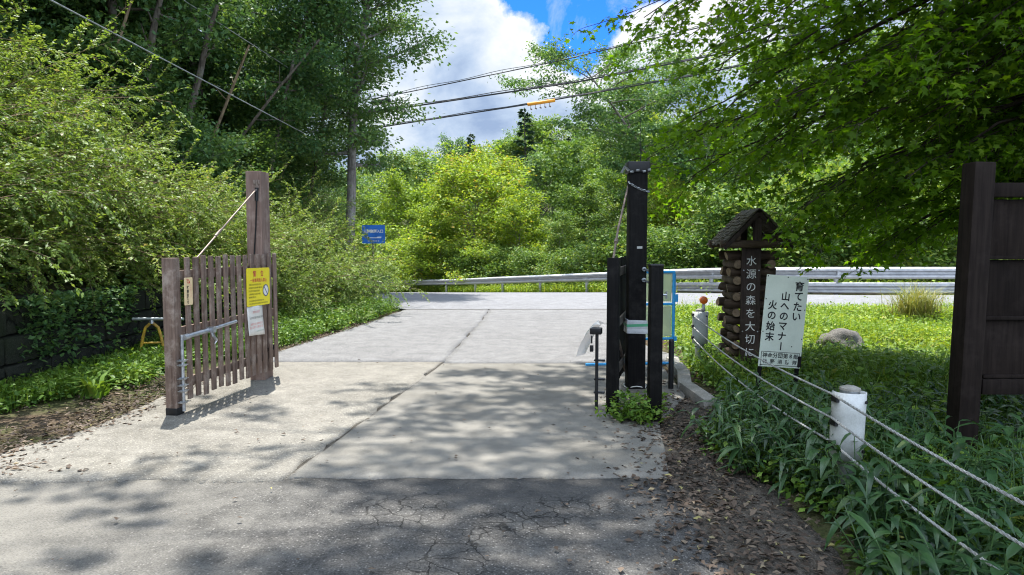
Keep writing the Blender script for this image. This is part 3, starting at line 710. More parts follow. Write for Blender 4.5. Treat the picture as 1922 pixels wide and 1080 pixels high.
for k, zz in enumerate((.655, .515, .375)):
    path = []
    for A, B, sag in ((P1, P2, .05), (P2, P3, .04)):
        for i in range(40):
            u = i / 40; p = A.lerp(B, u); p.z = zz - .03 * (1 - u) * (A is P1) - sag * (1 + .25 * k) * 4 * u * (1 - u); path.append(p)
    # three twisted strands
    b = MB(); path2 = []
    for a, c in zip(path, path[1:]):
        for i in range(6): path2.append(a.lerp(c, i / 6))
    for sidx in range(3):
        pp = []; dist_ = 0
        for i, p in enumerate(path2):
            if i: dist_ += (p - path2[i - 1]).length
            t = (path2[min(i + 1, len(path2) - 1)] - path2[max(0, i - 1)]).normalized(); ax = t.orthogonal().normalized(); ay = t.cross(ax)
            ph = dist_ * 2 * PI / .11 + sidx * 2 * PI / 3; pp.append(p + (ax * math.cos(ph) + ay * math.sin(ph)) * .0036)
        b.tube(pp, .0042, 5)
    o = b.build('wire_rope', M_rope)
    tag(o, ['twisted grey wire rope, topmost of the three on the rope fence', 'twisted grey wire rope, middle one of the three on the rope fence', 'twisted grey wire rope, lowest of the three on the rope fence'][k], 'rope', 'wire ropes of the rope fence')
# log crib with a roof and the carved board
def log_tower():
    rt = empty('log_tower', (2.80, 8.52, 0), R(-4), 'log cabin style marker with a mossy gable roof and a white lettered board', 'marker')
    rg = random.Random(3); a = .185; r = .054; z = .14; k = 0; z_top = 1.44
    def log(name, p, q, rr):
        b = MB(); b.cur = 0; p, q = Vector(p), Vector(q); n = 12
        P = [p.lerp(q, t) + Vector((rg.uniform(-.004, .004), rg.uniform(-.004, .004), rg.uniform(-.003, .003))) for t in (0, .02, .3, .6, .98, 1)]
        b.tube(P, [rr * .9, rr, rr * rg.uniform(.95, 1.04), rr * rg.uniform(.95, 1.04), rr, rr * .9], n)
        for i in range(len(b.mi)):
            if len(b.f[i]) > 4: b.mi[i] = 1
        return b.build(name, [M_log, M_logend], rt)
    while z < z_top:
        rr = r * rg.uniform(.92, 1.08); e = .095 + rg.uniform(-.02, .03)
        if k % 2 == 0:
            for s in (-1, 1): log('log', (s * a, -a - e, z), (s * a, a + e, z), rr)
        else:
            for s in (-1, 1): log('log', (-a - e, s * a, z), (a + e, s * a, z), rr)
        z += r * 1.74; k += 1
    for s in (-1, 1): log('foot_log', (-.36, s * .24, .06), (.38, s * .24, .06), .072)
    # tie beams, gable and roof
    for y in (-.40, .25):
        b = MB(); b.tube([(-.41, y, 1.50), (.385, y, 1.50)], .046, 12); b.build('tie_beam', M_log, rt)
    for x in (-.235, .235):
        b = MB(); b.tube([(x, -.45, 1.575), (x, .30, 1.575)], .04, 12); b.build('plate_log', M_log, rt)
    b = MB(); b.tube([(0, -.42, 1.80), (0, .28, 1.80)], .038, 12); b.build('ridge_log', M_log, rt)
    for y in (-.39, .24):
        b = MB(); b.bar((0, y, 1.53), (0, y, 1.79), .08, .09, up=(0, 1, 0)); b.build('king_post', M_board, rt, bevel=.006)
        q = y - .03 * (1 if y < 0 else -1); b = MB(); b.bar((-.375, q, 1.45), (0, q, 1.845), .045, .07, up=(0, 1, 0)); b.bar((.375, q, 1.45), (0, q, 1.845), .045, .07, up=(0, 1, 0)); b.build('barge_board', M_board, rt, bevel=.005)
    for s in (-1, 1):
        b = MB(); sl = Vector((s * .41, 0, -.43)).normalized(); nrm = Vector((s * .43, 0, .41)).normalized()
        for row in range(10):
            t0 = row / 10 * .53; y = -.45
            while y < .30:
                wd = rg.uniform(.035, .10); t1 = t0 + .10 + rg.uniform(-.008, .012)
                if row == 9: t1 = t0 + rg.uniform(.06, .11)
                o = Vector((0, y + wd / 2, 1.895 + .004 * s)); A = o + sl * t0 + nrm * (.002 + .002 * (row % 2)); B = o + sl * t1 + nrm * (.016 + rg.uniform(0, .012)); ax = (B - A).normalized()
                b.box((A + B) / 2, ((B - A).length, wd - .003, .012), Matrix((ax, Vector((0, 1, 0)), ax.cross(Vector((0, 1, 0))))).transposed() @ Matrix.Rotation(rg.uniform(-.02, .02), 3, 'X'))
                y += wd
        b.build('roof_slope', M_shingle, rt, smooth=False)
    # upright board with the white carved words
    b = MB(); b.box((-.05, -.335, .80), (.215, .04, 1.36)); bd = b.build('board', M_board, rt, bevel=.005)
    b = MB(); M = Matrix.Translation((-.05, -.356, 0)) @ Matrix.Rotation(R(90), 4, 'X')
    letters(b, '水源の森を大切に', 0, 1.31, .118, vertical=True, pitch=1.27, bold=.004, z=.0025, M=M)
    b.build('board_lettering', M_whiteink, bd)
    # a bolt pair
    b = MB()
    for z in (1.2, .5):
        for x in (-.135, .035): b.tube([(x, -.354, z), (x, -.362, z)], .008, 8); b.cut()
    b.build_each('board_bolt', M_galv, bd)
log_tower()

# white fire-warning sign on two stakes
def fire_sign():
    rt = empty('fire_warning_sign', (2.43, 6.55, 0), R(6), 'leaning white sign with columns of black lettering on two thin stakes', 'sign'); rt.rotation_euler.y = R(4.5)
    Wd, Ht, zc = .405, .845, .80
    b = MB(); plate_M = Matrix.Translation((0, 0, zc)) @ Matrix.Rotation(R(90), 4, 'X')
    m2 = MB(); plate(m2, Wd, Ht, .006, .004); m2.v = [tuple(plate_M @ Vector(v)) for v in m2.v]; pl = m2.build('sign_plate', M_signw, rt)
    T = plate_M; z = .0085
    b = MB()
    letters(b, '育てたい', .118, .335, .092, vertical=True, pitch=1.02, bold=.022, z=z, M=T)
    letters(b, '山へのマナー', -.005, .235, .088, vertical=True, pitch=1.05, bold=.022, z=z, M=T)
    letters(b, '火の始末', -.122, .148, .088, vertical=True, pitch=1.10, bold=.022, z=z, M=T)
    letters(b, '神金分団第8部', -.150, -.315, .050, pitch=1.0, bold=.012, z=z, M=T)
    letters(b, '林野消防隊', -.145, -.372, .046, pitch=1.58, bold=.012, z=z, M=T)
    for (x0, y0, x1, y1) in ((-.185, -.281, .185, -.285), (-.185, -.408, .185, -.404), (-.185, -.408, -.181, -.281), (.181, -.408, .185, -.281)):
        b.add([T @ Vector(p) for p in ((x0, y0, z), (x1, y0, z), (x1, y1, z), (x0, y1, z))], [(0, 1, 2, 3)])
    b.build('lettering', M_ink, pl)
    b = MB()
    for x, y in ((-.19, .41), (0, .41), (.19, .405), (-.19, .2), (.19, .12), (-.19, -.1), (.19, -.15), (-.185, -.41), (.185, -.41), (.10, -.225)):
        b.add([T @ Vector((x + .006 * math.cos(q), y + .006 * math.sin(q), z)) for q in [2 * PI * i / 8 for i in range(8)]], [tuple(range(8))]); b.cut()
    b.build_each('nail_head', M_blackmetal, pl)
    for x, z1 in ((-.172, 1.16), (.188, 1.16)):
        b = MB(); b.box((x, .022, (z1 - .12) / 2), (.03, .03, z1 + .12)); b.build('stake', M_blackwood, rt, bevel=.003)
    b = MB(); b.box((.19, -.004, .44), (.034, .014, .10)); b.build('stake_block', M_blackwood, rt)
fire_sign()

# big dark notice board seen from behind
def notice_board():
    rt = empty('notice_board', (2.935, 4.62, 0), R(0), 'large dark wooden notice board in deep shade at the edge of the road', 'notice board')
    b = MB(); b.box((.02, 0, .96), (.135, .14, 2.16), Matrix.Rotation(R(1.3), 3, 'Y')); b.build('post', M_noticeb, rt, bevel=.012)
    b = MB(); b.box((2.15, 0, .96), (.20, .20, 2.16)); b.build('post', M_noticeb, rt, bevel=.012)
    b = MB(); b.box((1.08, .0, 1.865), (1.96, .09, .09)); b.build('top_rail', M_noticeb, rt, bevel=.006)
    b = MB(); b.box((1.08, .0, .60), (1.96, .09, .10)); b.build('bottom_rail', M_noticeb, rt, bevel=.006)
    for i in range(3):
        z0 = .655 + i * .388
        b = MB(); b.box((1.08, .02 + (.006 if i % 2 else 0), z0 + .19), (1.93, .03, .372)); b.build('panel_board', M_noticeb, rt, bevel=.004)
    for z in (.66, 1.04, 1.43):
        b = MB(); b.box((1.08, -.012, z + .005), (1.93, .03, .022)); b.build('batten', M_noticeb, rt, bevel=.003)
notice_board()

# boulder
bm = bmesh.new(); bmesh.ops.create_icosphere(bm, subdivisions=4, radius=1)
from mathutils import noise as mnoise
for v in bm.verts:
    p = v.co.copy(); n = mnoise.noise(p * 1.3) * .28 + mnoise.noise(p * 3.1) * .10 + mnoise.noise(p * 8) * .03
    v.co = Vector((p.x * .30, p.y * .28, p.z * .24)) * (1 + n)
for f in bm.faces: f.smooth = True
me = bpy.data.meshes.new('boulder'); bm.to_mesh(me); bm.free()
o = link_mesh('boulder', me, M_rock); o.location = (4.42, 9.5, .12); tag(o, 'grey rounded boulder lying in the sunlit grass behind the rope fence', 'boulder')

# worn yellow A-frame with a pipe across it, by the wall
def aframe(x, y, yaw, name, label):
    rt = empty('barrier_stand', (x, y, .0), yaw, label, 'barrier stand'); W_ = .155
    for s in (-1, 1):
        b = MB(); b.tube([(s * W_, -.02, 0), (s * W_ * .72, -.005, .28), (s * W_ * .5, 0, .40), (0, 0, .47)], .019, 8); b.build('leg', M_barrier, rt)
    b = MB(); b.tube([(-W_ * .8, -.01, .20), (W_ * .8, -.01, .20)], .013, 8); b.build('cross_bar', M_barrier, rt)
    b = MB(); b.tube([(0, 0, .455), (0, 0, .50)], [.03, .024], 8); b.build('pipe_cradle', M_galv, rt)
aframe(-4.72, 9.35, R(10), 'a', 'worn yellow arched barrier stand in the grass behind the brown gate')
b = MB(); b.tube([(-4.96, 9.33, .515), (-4.33, 9.42, .505)], .021, 10); o = b.build('steel_pipe', M_galv); tag(o, 'grey steel pipe resting across the yellow barrier stand behind the brown gate', 'pipe')

# blue direction sign
def blue_sign():
    p = at(701, 440, 24.6); gz = ground_h(p.x, p.y)
    rt = empty('direction_sign', (p.x, p.y, gz), R(-2), 'blue direction sign with a white arrow pointing left among the bushes', 'sign')
    zc = p.z - gz; W_, H_ = .80, .63
    b = MB(); plate(b, W_, H_, .01, .04); T = Matrix.Translation((0, 0, zc)) @ Matrix.Rotation(R(90), 4, 'X'); b.v = [tuple(T @ Vector(v)) for v in b.v]; pl = b.build('sign_plate', M_bluesign, rt)
    b = MB(); z = .014
    letters(b, '三窪高原入口', -.285, .10, .125, pitch=.91, bold=.03, z=z, M=T)
    b.add([T @ Vector(q) for q in ((-.28, -.135, z), (.26, -.135, z), (.26 + .02, -.085, z), (.14, -.085, z), (.10, -.11, z), (-.20, -.11, z), (-.17, -.06, z), (-.28, -.125, z))], [tuple(range(8))])
    rg = random.Random(5); m3 = MB(); blurline(m3, -.2, .2, -.225, .055, rg, z); b.add([T @ Vector(v) for v in m3.v], m3.f)
    b.build('lettering', M_whiteink, pl)
    b = MB(); b.tube([(-.03, .04, -.2), (-.03, .04, zc + H_ / 2 - .04)], .038, 10); b.build('pole', M_barkd, rt)
    b = MB(); b.box((0, .025, zc + .2), (.5, .02, .04)); b.box((0, .025, zc - .2), (.5, .02, .04)); b.build('bracket', M_galv, rt)
blue_sign()

# crash barrier along the through road
def beam_profile(h):   # W-beam, (out, up)
    return [(0, -h / 2), (.03, -h * .46), (.10, -h * .34), (.10, -h * .22), (.0, -h * .07), (.0, h * .07), (.10, h * .22), (.10, h * .34), (.03, h * .46), (0, h / 2)]
def sample_rail(step):
    out = []; pts = [Vector((x, y, 0)) for x, y in RAIL]
    # smooth the corner points
    sm = []
    for i in range(len(pts) - 1):
        p0, p1, p2, p3 = pts[max(i - 1, 0)], pts[i], pts[i + 1], pts[min(i + 2, len(pts) - 1)]
        for k in range(24):
            t = k / 24; sm.append(.5 * ((2 * p1) + (p2 - p0) * t + (2 * p0 - 5 * p1 + 4 * p2 - p3) * t * t + (3 * p1 - p0 - 3 * p2 + p3) * t ** 3))
    sm.append(pts[-1]); acc = 0; out.append(sm[0])
    for a, c in zip(sm, sm[1:]):
        acc += (c - a).length
        if acc >= step: out.append(c.copy()); acc = 0
    return out
def crash_barrier():
    rt = empty('crash_barrier', (2.9, 32, 0), 0, 'long silver steel crash barrier curving along the far side of the road', 'guardrail')
    org = Vector((2.9, 32, 0)); S = sample_rail(.5)
    def beam(name, x0, x1, zc, h, offs=0.0):
        P = [p for p in S if x0 <= p.x <= x1]; V = []; prof = beam_profile(h); n = len(prof); F = []
        for i, p in enumerate(P):
            t = (P[min(i + 1, len(P) - 1)] - P[max(i - 1, 0)]).normalized(); nrm = Vector((t.y, -t.x, 0))
            z = road_h(p.x, p.y)
            V += [p + nrm * (o + offs) + Vector((0, 0, z + zc + u)) - org for o, u in prof]
        for i in range(len(P) - 1): F += [(i * n + k, (i + 1) * n + k, (i + 1) * n + k + 1, i * n + k + 1) for k in range(n - 1)]
        b = MB(); b.add(V, F); o = b.build(name, M_rail, rt); md = o.modifiers.new('s', 'SOLIDIFY'); md.thickness = .006
    beam('upper_beam', -20, 29, .67, .36); beam('lower_beam', 5.0, 29, .20, .36)
    Pp = sample_rail(3.9)
    for p in Pp:
        if p.x < -14: continue
        z = road_h(p.x, p.y); b = MB(); q = p - org; q.z = z
        b.tube([q + Vector((0, .09, -.3)), q + Vector((0, .09, .84))], .07, 12); b.build('rail_post', M_rail, rt)
    bm_ = MB()
    for p in sample_rail(3.9): 
        if p.x > -14:
            q = p - org; q.z = road_h(p.x, p.y) + .67; bm_.box(q + Vector((.02, -.0, 0)), (.1, .12, .18)); bm_.cut()
    bm_.build_each('bracket', M_rail, rt)
crash_barrier()

# overhead wires
def wire(name, pts, r, label, m=M_cable, group=None, sag=.0, twin=0.0):
    P = [Vector(p) for p in pts]; Q = []
    for a, c in zip(P, P[1:]):
        for i in range(14):
            u = i / 14; p = a.lerp(c, u); p.z -= sag * 4 * u * (1 - u); Q.append(p)
    Q.append(P[-1]); b = MB(); b.tube(Q, r, 6)
    if twin:
        b.tube([p + Vector((0, 0, twin + twin * .35 * math.sin(i * .9))) for i, p in enumerate(Q)], r * .55, 5)
        for i in range(0, len(Q) - 1, 1): b.tube([Q[i], Q[i] + Vector((.02, 0, twin + twin * .35 * math.sin(i * .9)))], r * .35, 4)
    o = b.build(name, m); return tag(o, label, 'wire', group)
gw = 'overhead wires crossing the sky'
wire('overhead_cable', [at(560, 250, 33), at(707, 240, 33), at(992, 196, 32), at(1307, 141, 31), at(1620, 75, 30)], .030, 'dark overhead wire carrying the orange cover, lowest of the bundle', group=gw, twin=.05)
wire('overhead_cable', [at(540, 232, 33), at(714, 209, 33), at(1084, 154, 32), at(1325, 107, 31), at(1640, 30, 30)], .034, 'thick black overhead cable just above the one with the orange cover', group=gw, twin=.07)
wire('overhead_cable', [at(560, 212, 34), at(762, 174, 34), at(1047, 115, 33), at(1330, 48, 32), at(1600, -20, 31)], .024, 'thinner double wire higher in the sky than the black cable', group=gw, twin=.09)
wire('overhead_cable', [at(560, 72, 34), at(736, 19, 34), at(803, 0, 34), at(1100, -90, 33)], .020, 'single thin wire at the very top of the sky beside the tall tree', group=gw)
wire('stay_wire', [at(60, -18, 10.5), at(570, 250, 23)], .014, 'pale stay wire slanting down across the dark trees on the left', M_steelcable, 'pale wires in front of the wooded slope')
wire('stay_wire', [at(325, -12, 17), at(610, 172, 26)], .011, 'thin pale wire higher up in front of the wooded slope', M_steelcable, 'pale wires in front of the wooded slope')
a, c = at(990, 196.5, 32.0), at(1042, 188.5, 31.85)
rt = empty('wire_cover', a, 0, 'orange sleeve with hanging pegs clipped round an overhead wire', 'wire cover')
b = MB(); b.tube([Vector((0, 0, 0)), (c - a) * .02, (c - a) * .98, c - a], [.06, .075, .075, .06], 12); b.build('sleeve', M_orangecover, rt)
for k in range(5):
    p = (c - a) * (.12 + .17 * k); b = MB(); b.tube([p, p + Vector((0, 0, -.20))], .012, 6); b.tube([p + Vector((-.02, 0, -.20)), p + Vector((.06, 0, -.25))], .03, 6); b.build('peg', M_rustrod, rt)
a, c = at(697, 194, 33), at(733, 188, 32.9)
rt = empty('cable_joint_box', a, 0, 'black cable joint sleeve hung on the wires beside the tall tree', 'joint box')
b = MB(); b.tube([Vector((0, 0, 0)), (c - a) * .06, (c - a) * .94, c - a], [.06, .13, .13, .06], 12); b.build('sleeve', M_cable, rt)
b = MB()
for u in (.15, .85):
    p = (c - a) * u; b.tube([p + Vector((0, 0, .1)), p + Vector((0, .0, .38))], .014, 6); b.cut()
b.build_each('hanger', M_cable, rt)
# ------------------------------------------------------------------ vegetation
def unit(a): return a / np.maximum(1e-9, np.linalg.norm(a, axis=-1, keepdims=True))
def leaf_quads(P, D, L, W, rng, up=.7, fold=.12):
    """one small folded blade per point: P base, D axis; the face leans towards the light by `up`"""
    n = len(P); D = unit(D); L = np.broadcast_to(L, (n,))[:, None]; W = np.broadcast_to(W, (n,))[:, None]
    nr = unit(rng.normal(size=(n, 3)) * (1 - up) + np.array([0, 0, 1.0]) * up)
    S = np.cross(D, nr); S = unit(S + 1e-6); nr = np.cross(S, D)
    A = P; B = P + D * L * .45 + S * W * .5 - nr * L * fold * .0; C = P + D * L - nr * L * fold; E_ = P + D * L * .45 - S * W * .5
    V = np.stack([A, B, C, E_], 1).reshape(-1, 3); F = np.arange(n * 4, dtype=np.int32).reshape(n, 4)
    return V, F
STAR = np.array([(0, 0), (.34, -.02), (.25, .2), (.52, .42), (.22, .47), (.10, .52), (0, 1.0), (-.10, .52), (-.22, .47), (-.52, .42), (-.25, .2), (-.34, -.02)])
def leaf_stars(P, D, L, rng, up=.75, droop=.15):
    n = len(P); D = unit(D); nr = unit(rng.normal(size=(n, 3)) * (1 - up) + np.array([0, 0, 1.0]) * up)
    S = unit(np.cross(D, nr) + 1e-6); nr = np.cross(S, D); L = np.broadcast_to(L, (n,))
    k = len(STAR); u = STAR[:, 0][None, :, None]; v = STAR[:, 1][None, :, None]
    V = P[:, None] + (S[:, None] * u + D[:, None] * v - nr[:, None] * (droop * (v ** 2 + u * u * 1.5))) * L[:, None, None]
    return V.reshape(-1, 3), np.arange(n * k, dtype=np.int32).reshape(n, k)
def rand_dirs(n, rng, flat=.5):
    d = rng.normal(size=(n, 3)); d[:, 2] *= flat; return unit(d)
def polyline(a, d, L, n, rng, bend=(0, 0, 0), wob=.1):
    P = [np.array(a, float)]; d = np.array(d, float)
    for i in range(n):
        d = d + np.array(bend) / n + rng.normal(size=3) * wob / n; d /= np.linalg.norm(d); P.append(P[-1] + d * L / n)
    return P
def tubes_mesh(name, tubes):
    V, F = [], []; base = 0
    for P, r0, r1, n in tubes:
        P = np.array(P); m = len(P); T = unit(np.gradient(P, axis=0)); a = np.cross(T, [0.31, .87, .11]); a = unit(a); b = np.cross(T, a)
        rr = np.linspace(r0, r1, m)[:, None, None]; ang = np.arange(n) * 2 * PI / n
        ring = P[:, None] + (a[:, None] * np.cos(ang)[None, :, None] + b[:, None] * np.sin(ang)[None, :, None]) * rr
        V.append(ring.reshape(-1, 3))
        i = np.arange(m - 1)[:, None] * n; k = np.arange(n)[None]; k2 = (k + 1) % n
        F.append(np.stack([i + k, i + k2, i + n + k2, i + n + k], -1).reshape(-1, 4) + base); base += m * n
    return np_mesh(name, np.concatenate(V), np.concatenate(F), smooth=True)

def tree_meshes(name, seed, H, r, base, cr, nmain, nleaf, L, lean=(0, 0), profile='round', clump=.34, aspect=.55, up=.62, bend=.25, wob=.35, vclump=.16, el=(12, 60), droop=0.0, lvar=(.5, 1.25)):
    rng = np.random.default_rng(seed); tb = []; tips = []; dirs = []
    tr = polyline((0, 0, -.3), (lean[0] * .6, lean[1] * .6, 1), H * .97 + .3, 10, rng, (lean[0], lean[1], .1), wob)
    tb.append((tr, r, r * .18, 9)); TR = np.array(tr)
    for i in range(nmain):
        t = base + (1 - base) * ((i + .5) / nmain) ** .9 * .97; f = t * (len(TR) - 1); j = min(int(f), len(TR) - 2); p = TR[j] + (TR[j + 1] - TR[j]) * (f - j)
        q = (t - base) / (1 - base)
        pr = {'round': math.sin(PI * (.16 + .80 * q)) ** .8, 'cone': 1.02 - q, 'vase': .45 + .65 * q if q < .85 else .8, 'full': (1.0 - .55 * q ** 2.2)}[profile]
        Lb = cr * pr * rng.uniform(*lvar); az = i * 2.39996 + rng.uniform(-.5, .5); e = R(el[0] + (el[1] - el[0]) * q + rng.uniform(-10, 10))
        d = (math.cos(az) * math.cos(e), math.sin(az) * math.cos(e), math.sin(e))
        br = polyline(p, d, Lb, 6, rng, (0, 0, bend - droop), .45); rb = max(.012, r * .42 * (1 - .6 * q)); tb.append((br, rb, rb * .22, 5)); B = np.array(br)
        ns = max(4, int(5 + Lb * 1.6))
        for s in range(ns):
            u = .25 + .75 * (s + rng.uniform(0, 1)) / ns; f2 = u * 6; jj = min(int(f2), 5); o = B[jj] + (B[jj + 1] - B[jj]) * (f2 - jj)
            bd = unit(B[jj + 1] - B[jj]); sd = unit(np.cross(bd, [0, 0, 1.0])) * (1 if s % 2 else -1)
            dd = unit(bd * .65 + sd * rng.uniform(.5, 1.0) + np.array([0, 0, rng.uniform(-.25, .35)]))
            Ls = Lb * rng.uniform(.22, .42) * (1.15 - .45 * u) + .15
            sb = polyline(o, dd, Ls, 3, rng, (0, 0, .1 - droop), .4); tb.append((sb, rb * .28, rb * .08, 3))
            S = np.array(sb)
            for x in np.linspace(.3, 1, 4):
                f3 = x * 3; k = min(int(f3), 2); tips.append(S[k] + (S[k + 1] - S[k]) * (f3 - k)); dirs.append(dd)
        tips.append(B[-1]); dirs.append(unit(B[-1] - B[-2]))
    tips = np.array(tips); dirs = np.array(dirs); cv = rng.normal(size=len(tips)) * vclump
    idx = rng.integers(0, len(tips), nleaf); off = rng.normal(size=(nleaf, 3)) * clump * np.array([1, 1, .45])
    P = tips[idx] + off; D = unit(dirs[idx] * .5 + rand_dirs(nleaf, rng, .6) + off * .8 + np.array([0, 0, -.25 - droop]))
    Ls = L * rng.uniform(.65, 1.25, nleaf); V, F = leaf_quads(P, D, Ls, Ls * aspect, rng, up)
    v = np.clip(.5 + cv[idx] + rng.normal(size=nleaf) * .17, 0, 1)
    return tubes_mesh(name + '_trunk', tb), np_mesh(name + '_crown', V, F, v)
def conifer_meshes(name, seed, H, r, cr, nleaf, L):
    rng = np.random.default_rng(seed); tb = []; P, D = [], []
    tr = polyline((0, 0, -.3), (0, 0, 1), H + .3, 10, rng, (0, 0, .3), .08); tb.append((tr, r, .02, 8)); TR = np.array(tr)
    n = int(H * 5)
    for i in range(n):
        q = (i + .5) / n; f = (.12 + .87 * q) * 10; j = min(int(f), 9); p = TR[j] + (TR[j + 1] - TR[j]) * (f - j)
        Lb = cr * (1.03 - q) ** .85 * rng.uniform(.6, 1.1); az = i * 2.4 + rng.uniform(-.4, .4); e = R(-8 + 30 * q)
        br = polyline(p, (math.cos(az) * math.cos(e), math.sin(az) * math.cos(e), math.sin(e)), Lb, 5, rng, (0, 0, -.35), .15); tb.append((br, .03, .008, 3)); B = np.array(br)
        m = int(nleaf / n * (Lb / cr + .3)); u = rng.uniform(.15, 1, m) ** .8 * 5; jj = np.minimum(u.astype(int), 4); o = B[jj] + (B[jj + 1] - B[jj]) * (u - jj)[:, None]
        bd = unit(B[-1] - B[0]); sd = unit(np.cross(bd, [0, 0, 1.0])); sg = rng.choice([-1, 1], m)[:, None]
        P.append(o + sd * sg * rng.uniform(0, .3, m)[:, None] * Lb * .5); D.append(bd * .7 + sd * sg * .8 + np.array([0, 0, -.35]) + rng.normal(size=(m, 3)) * .25)
    P = np.concatenate(P); D = np.concatenate(D); Ls = L * rng.uniform(.6, 1.2, len(P)); V, F = leaf_quads(P, D, Ls, Ls * .3, rng, .7)
    return tubes_mesh(name + '_trunk', tb), np_mesh(name + '_crown', V, F, np.clip(rng.normal(.5, .2, len(P)), 0, 1))
def tree(name, meshes, mats, loc, rz=0.0, s=(1, 1, 1), label=None, cat='tree', group=None, sink=.0):
    rt = empty(name, (loc[0], loc[1], ground_h(loc[0], loc[1]) - sink), rz, label, cat, group); rt.scale = s if isinstance(s, tuple) else (s, s, s)
    for nm, me, m in zip(('trunk', 'crown'), meshes, mats):
        if not me.materials: me.materials.append(m)
        o = bpy.data.objects.new(nm, me); COL.objects.link(o); o.parent = rt
    return rt
def recolour(meshes, name):
    return meshes[0], meshes[1].copy()

# --- edge-of-wood trees beyond the crash barrier
BR1 = tree_meshes('bright_a', 11, 8.5, .13, .10, 4.6, 40, 30000, .18, profile='full', clump=.27, vclump=.16, lvar=(.65, 1.15), el=(5, 62))
BR2 = tree_meshes('bright_b', 12, 7.5, .11, .08, 4.0, 34, 22000, .18, profile='full', clump=.25, vclump=.16, lvar=(.6, 1.2), el=(5, 55))
MD1 = tree_meshes('mid_a', 13, 11, .17, .12, 4.0, 34, 18000, .22, profile='round', clump=.27, vclump=.22)
MD2 = tree_meshes('mid_b', 14, 9, .14, .06, 3.3, 30, 15000, .20, profile='vase', clump=.24, vclump=.22)
DK1 = tree_meshes('dark_a', 15, 12, .18, .15, 4.2, 34, 18000, .22, profile='round', clump=.28, vclump=.22)
CON = conifer_meshes('conifer', 16, 13, .16, 2.6, 12000, .42)
BU1 = tree_meshes('edge_bush', 17, 2.6, .05, .02, 1.7, 26, 9000, .13, profile='full', clump=.22, el=(5, 60))
def top_of(me):
    a = np.empty(len(me.vertices) * 3, np.float32); me.vertices.foreach_get('co', a); return float(np.percentile(a[2::3], 99.5))
BU2 = BU1[1].copy()
def px_tree(x, ytop, Y, kind, mats, width=1.0, **kw):
    p = at(x, 400, Y); g = ground_h(p.x, p.y); top = CAM_H + (450 - ytop) / FPX * Y
    h0 = top_of(kind[1]); s = (top - g) / h0
    return tree(kw.pop('name'), kind, mats, (p.x, p.y), kw.pop('rz', x * .37), (s * width, s * width, s), **kw)
B_, D_, C_ = (M_bark, M_lfbright), (M_bark, M_lfmid), (M_barkd, M_lfdark)
gB, gM, gD = 'bright young trees behind the crash barrier', 'green trees behind the crash barrier', 'dark trees behind the crash barrier'
rows = [
 (880, 283, 51, BR1, B_, 1.25, 'broadleaf_tree', 'biggest and brightest yellow green tree behind the crash barrier, at the end of the road', gB),
 (765, 325, 57, BR2, B_, 1.1, 'broadleaf_tree', 'bright yellow green tree just right of the blue sign', gB),
 (965, 355, 46, BR2, B_, 1.1, 'broadleaf_tree', 'lower yellow green tree on the right flank of the brightest tree', gB),
 (820, 390, 50, BR2, B_, 1.2, 'broadleaf_tree', 'short yellow green tree close behind the thin left end of the barrier', gB),
 (1050, 400, 39, MD2, D_, 1.1, 'broadleaf_tree', 'mid green tree leaning over the barrier left of the black gate', gM),
 (1110, 345, 42, MD1, D_, 1.05, 'broadleaf_tree', 'mid green tree with a rounded top left of the tall black gate post', gM),
 (1010, 292, 62, DK1, C_, .95, 'broadleaf_tree', 'deep green tree rising just right of the brightest tree', gD),
 (935, 268, 74, MD1, D_, 1.1, 'broadleaf_tree', 'grey green tree in the second row under the open sky', gM),
 (1045, 225, 78, MD1, D_, 1.0, 'broadleaf_tree', 'tall green tree on the skyline right of the conifer', gM),
 (1130, 205, 70, MD2, D_, 1.1, 'broadleaf_tree', 'tall light green tree on the skyline below the sagging wires', gM),
 (1160, 300, 46, MD2, D_, 1.0, 'broadleaf_tree', 'leafy tree directly behind the top of the tall black gate post', gM),
 (1255, 330, 36, BR1, B_, .9, 'broadleaf_tree', 'sunlit pale green tree between the black gate post and the log marker', gB),
 (1330, 250, 42, DK1, C_, 1.0, 'broadleaf_tree', 'deep green tree behind the log marker roof', gD),
 (1440, 230, 36, DK1, C_, 1.1, 'broadleaf_tree', 'shaded tree seen through the maple leaves right of the log marker', gD),
 (1560, 180, 40, MD1, D_, 1.0, 'broadleaf_tree', 'green tree seen through the middle of the maple branches', gM),
 (1660, 240, 34, DK1, C_, 1.0, 'broadleaf_tree', 'shaded tree behind the barrier left of the notice board', gD),
 (1770, 150, 38, MD2, D_, 1.0, 'broadleaf_tree', 'green tree behind the barrier at the notice board post', gM),
 (1880, 120, 40, DK1, C_, 1.0, 'broadleaf_tree', 'deep green tree above the notice board at the picture edge', gD),
 (1500, 60, 58, MD1, D_, 1.0, 'broadleaf_tree', 'tall green tree far behind the middle of the maple branches', gM),
 (1720, 30, 60, MD1, D_, 1.0, 'broadleaf_tree', 'tall green tree far behind the maple branches near the notice board', gM),
 (845, 262, 92, DK1, C_, .8, 'broadleaf_tree', 'dark crown on the skyline left of the small conifer', gD),
 (715, 290, 80, MD1, D_, 1.0, 'broadleaf_tree', 'hazy green tree on the skyline beside the grey tree trunk', gM),
 (790, 285, 88, MD2, D_, 1.1, 'broadleaf_tree', 'hazy rounded tree above the bright trees, left of the dark skyline crown', gM),
 (700, 350, 62, MD2, D_, 1.1, 'broadleaf_tree', 'green tree behind the blue sign', gM),
 (640, 330, 66, DK1, C_, 1.0, 'broadleaf_tree', 'dark green tree beyond the grey trunk, left of the blue sign', gD),
 (1215, 150, 62, MD1, D_, .9, 'broadleaf_tree', 'green tree on the skyline behind the thin leaning tree', gM),
]
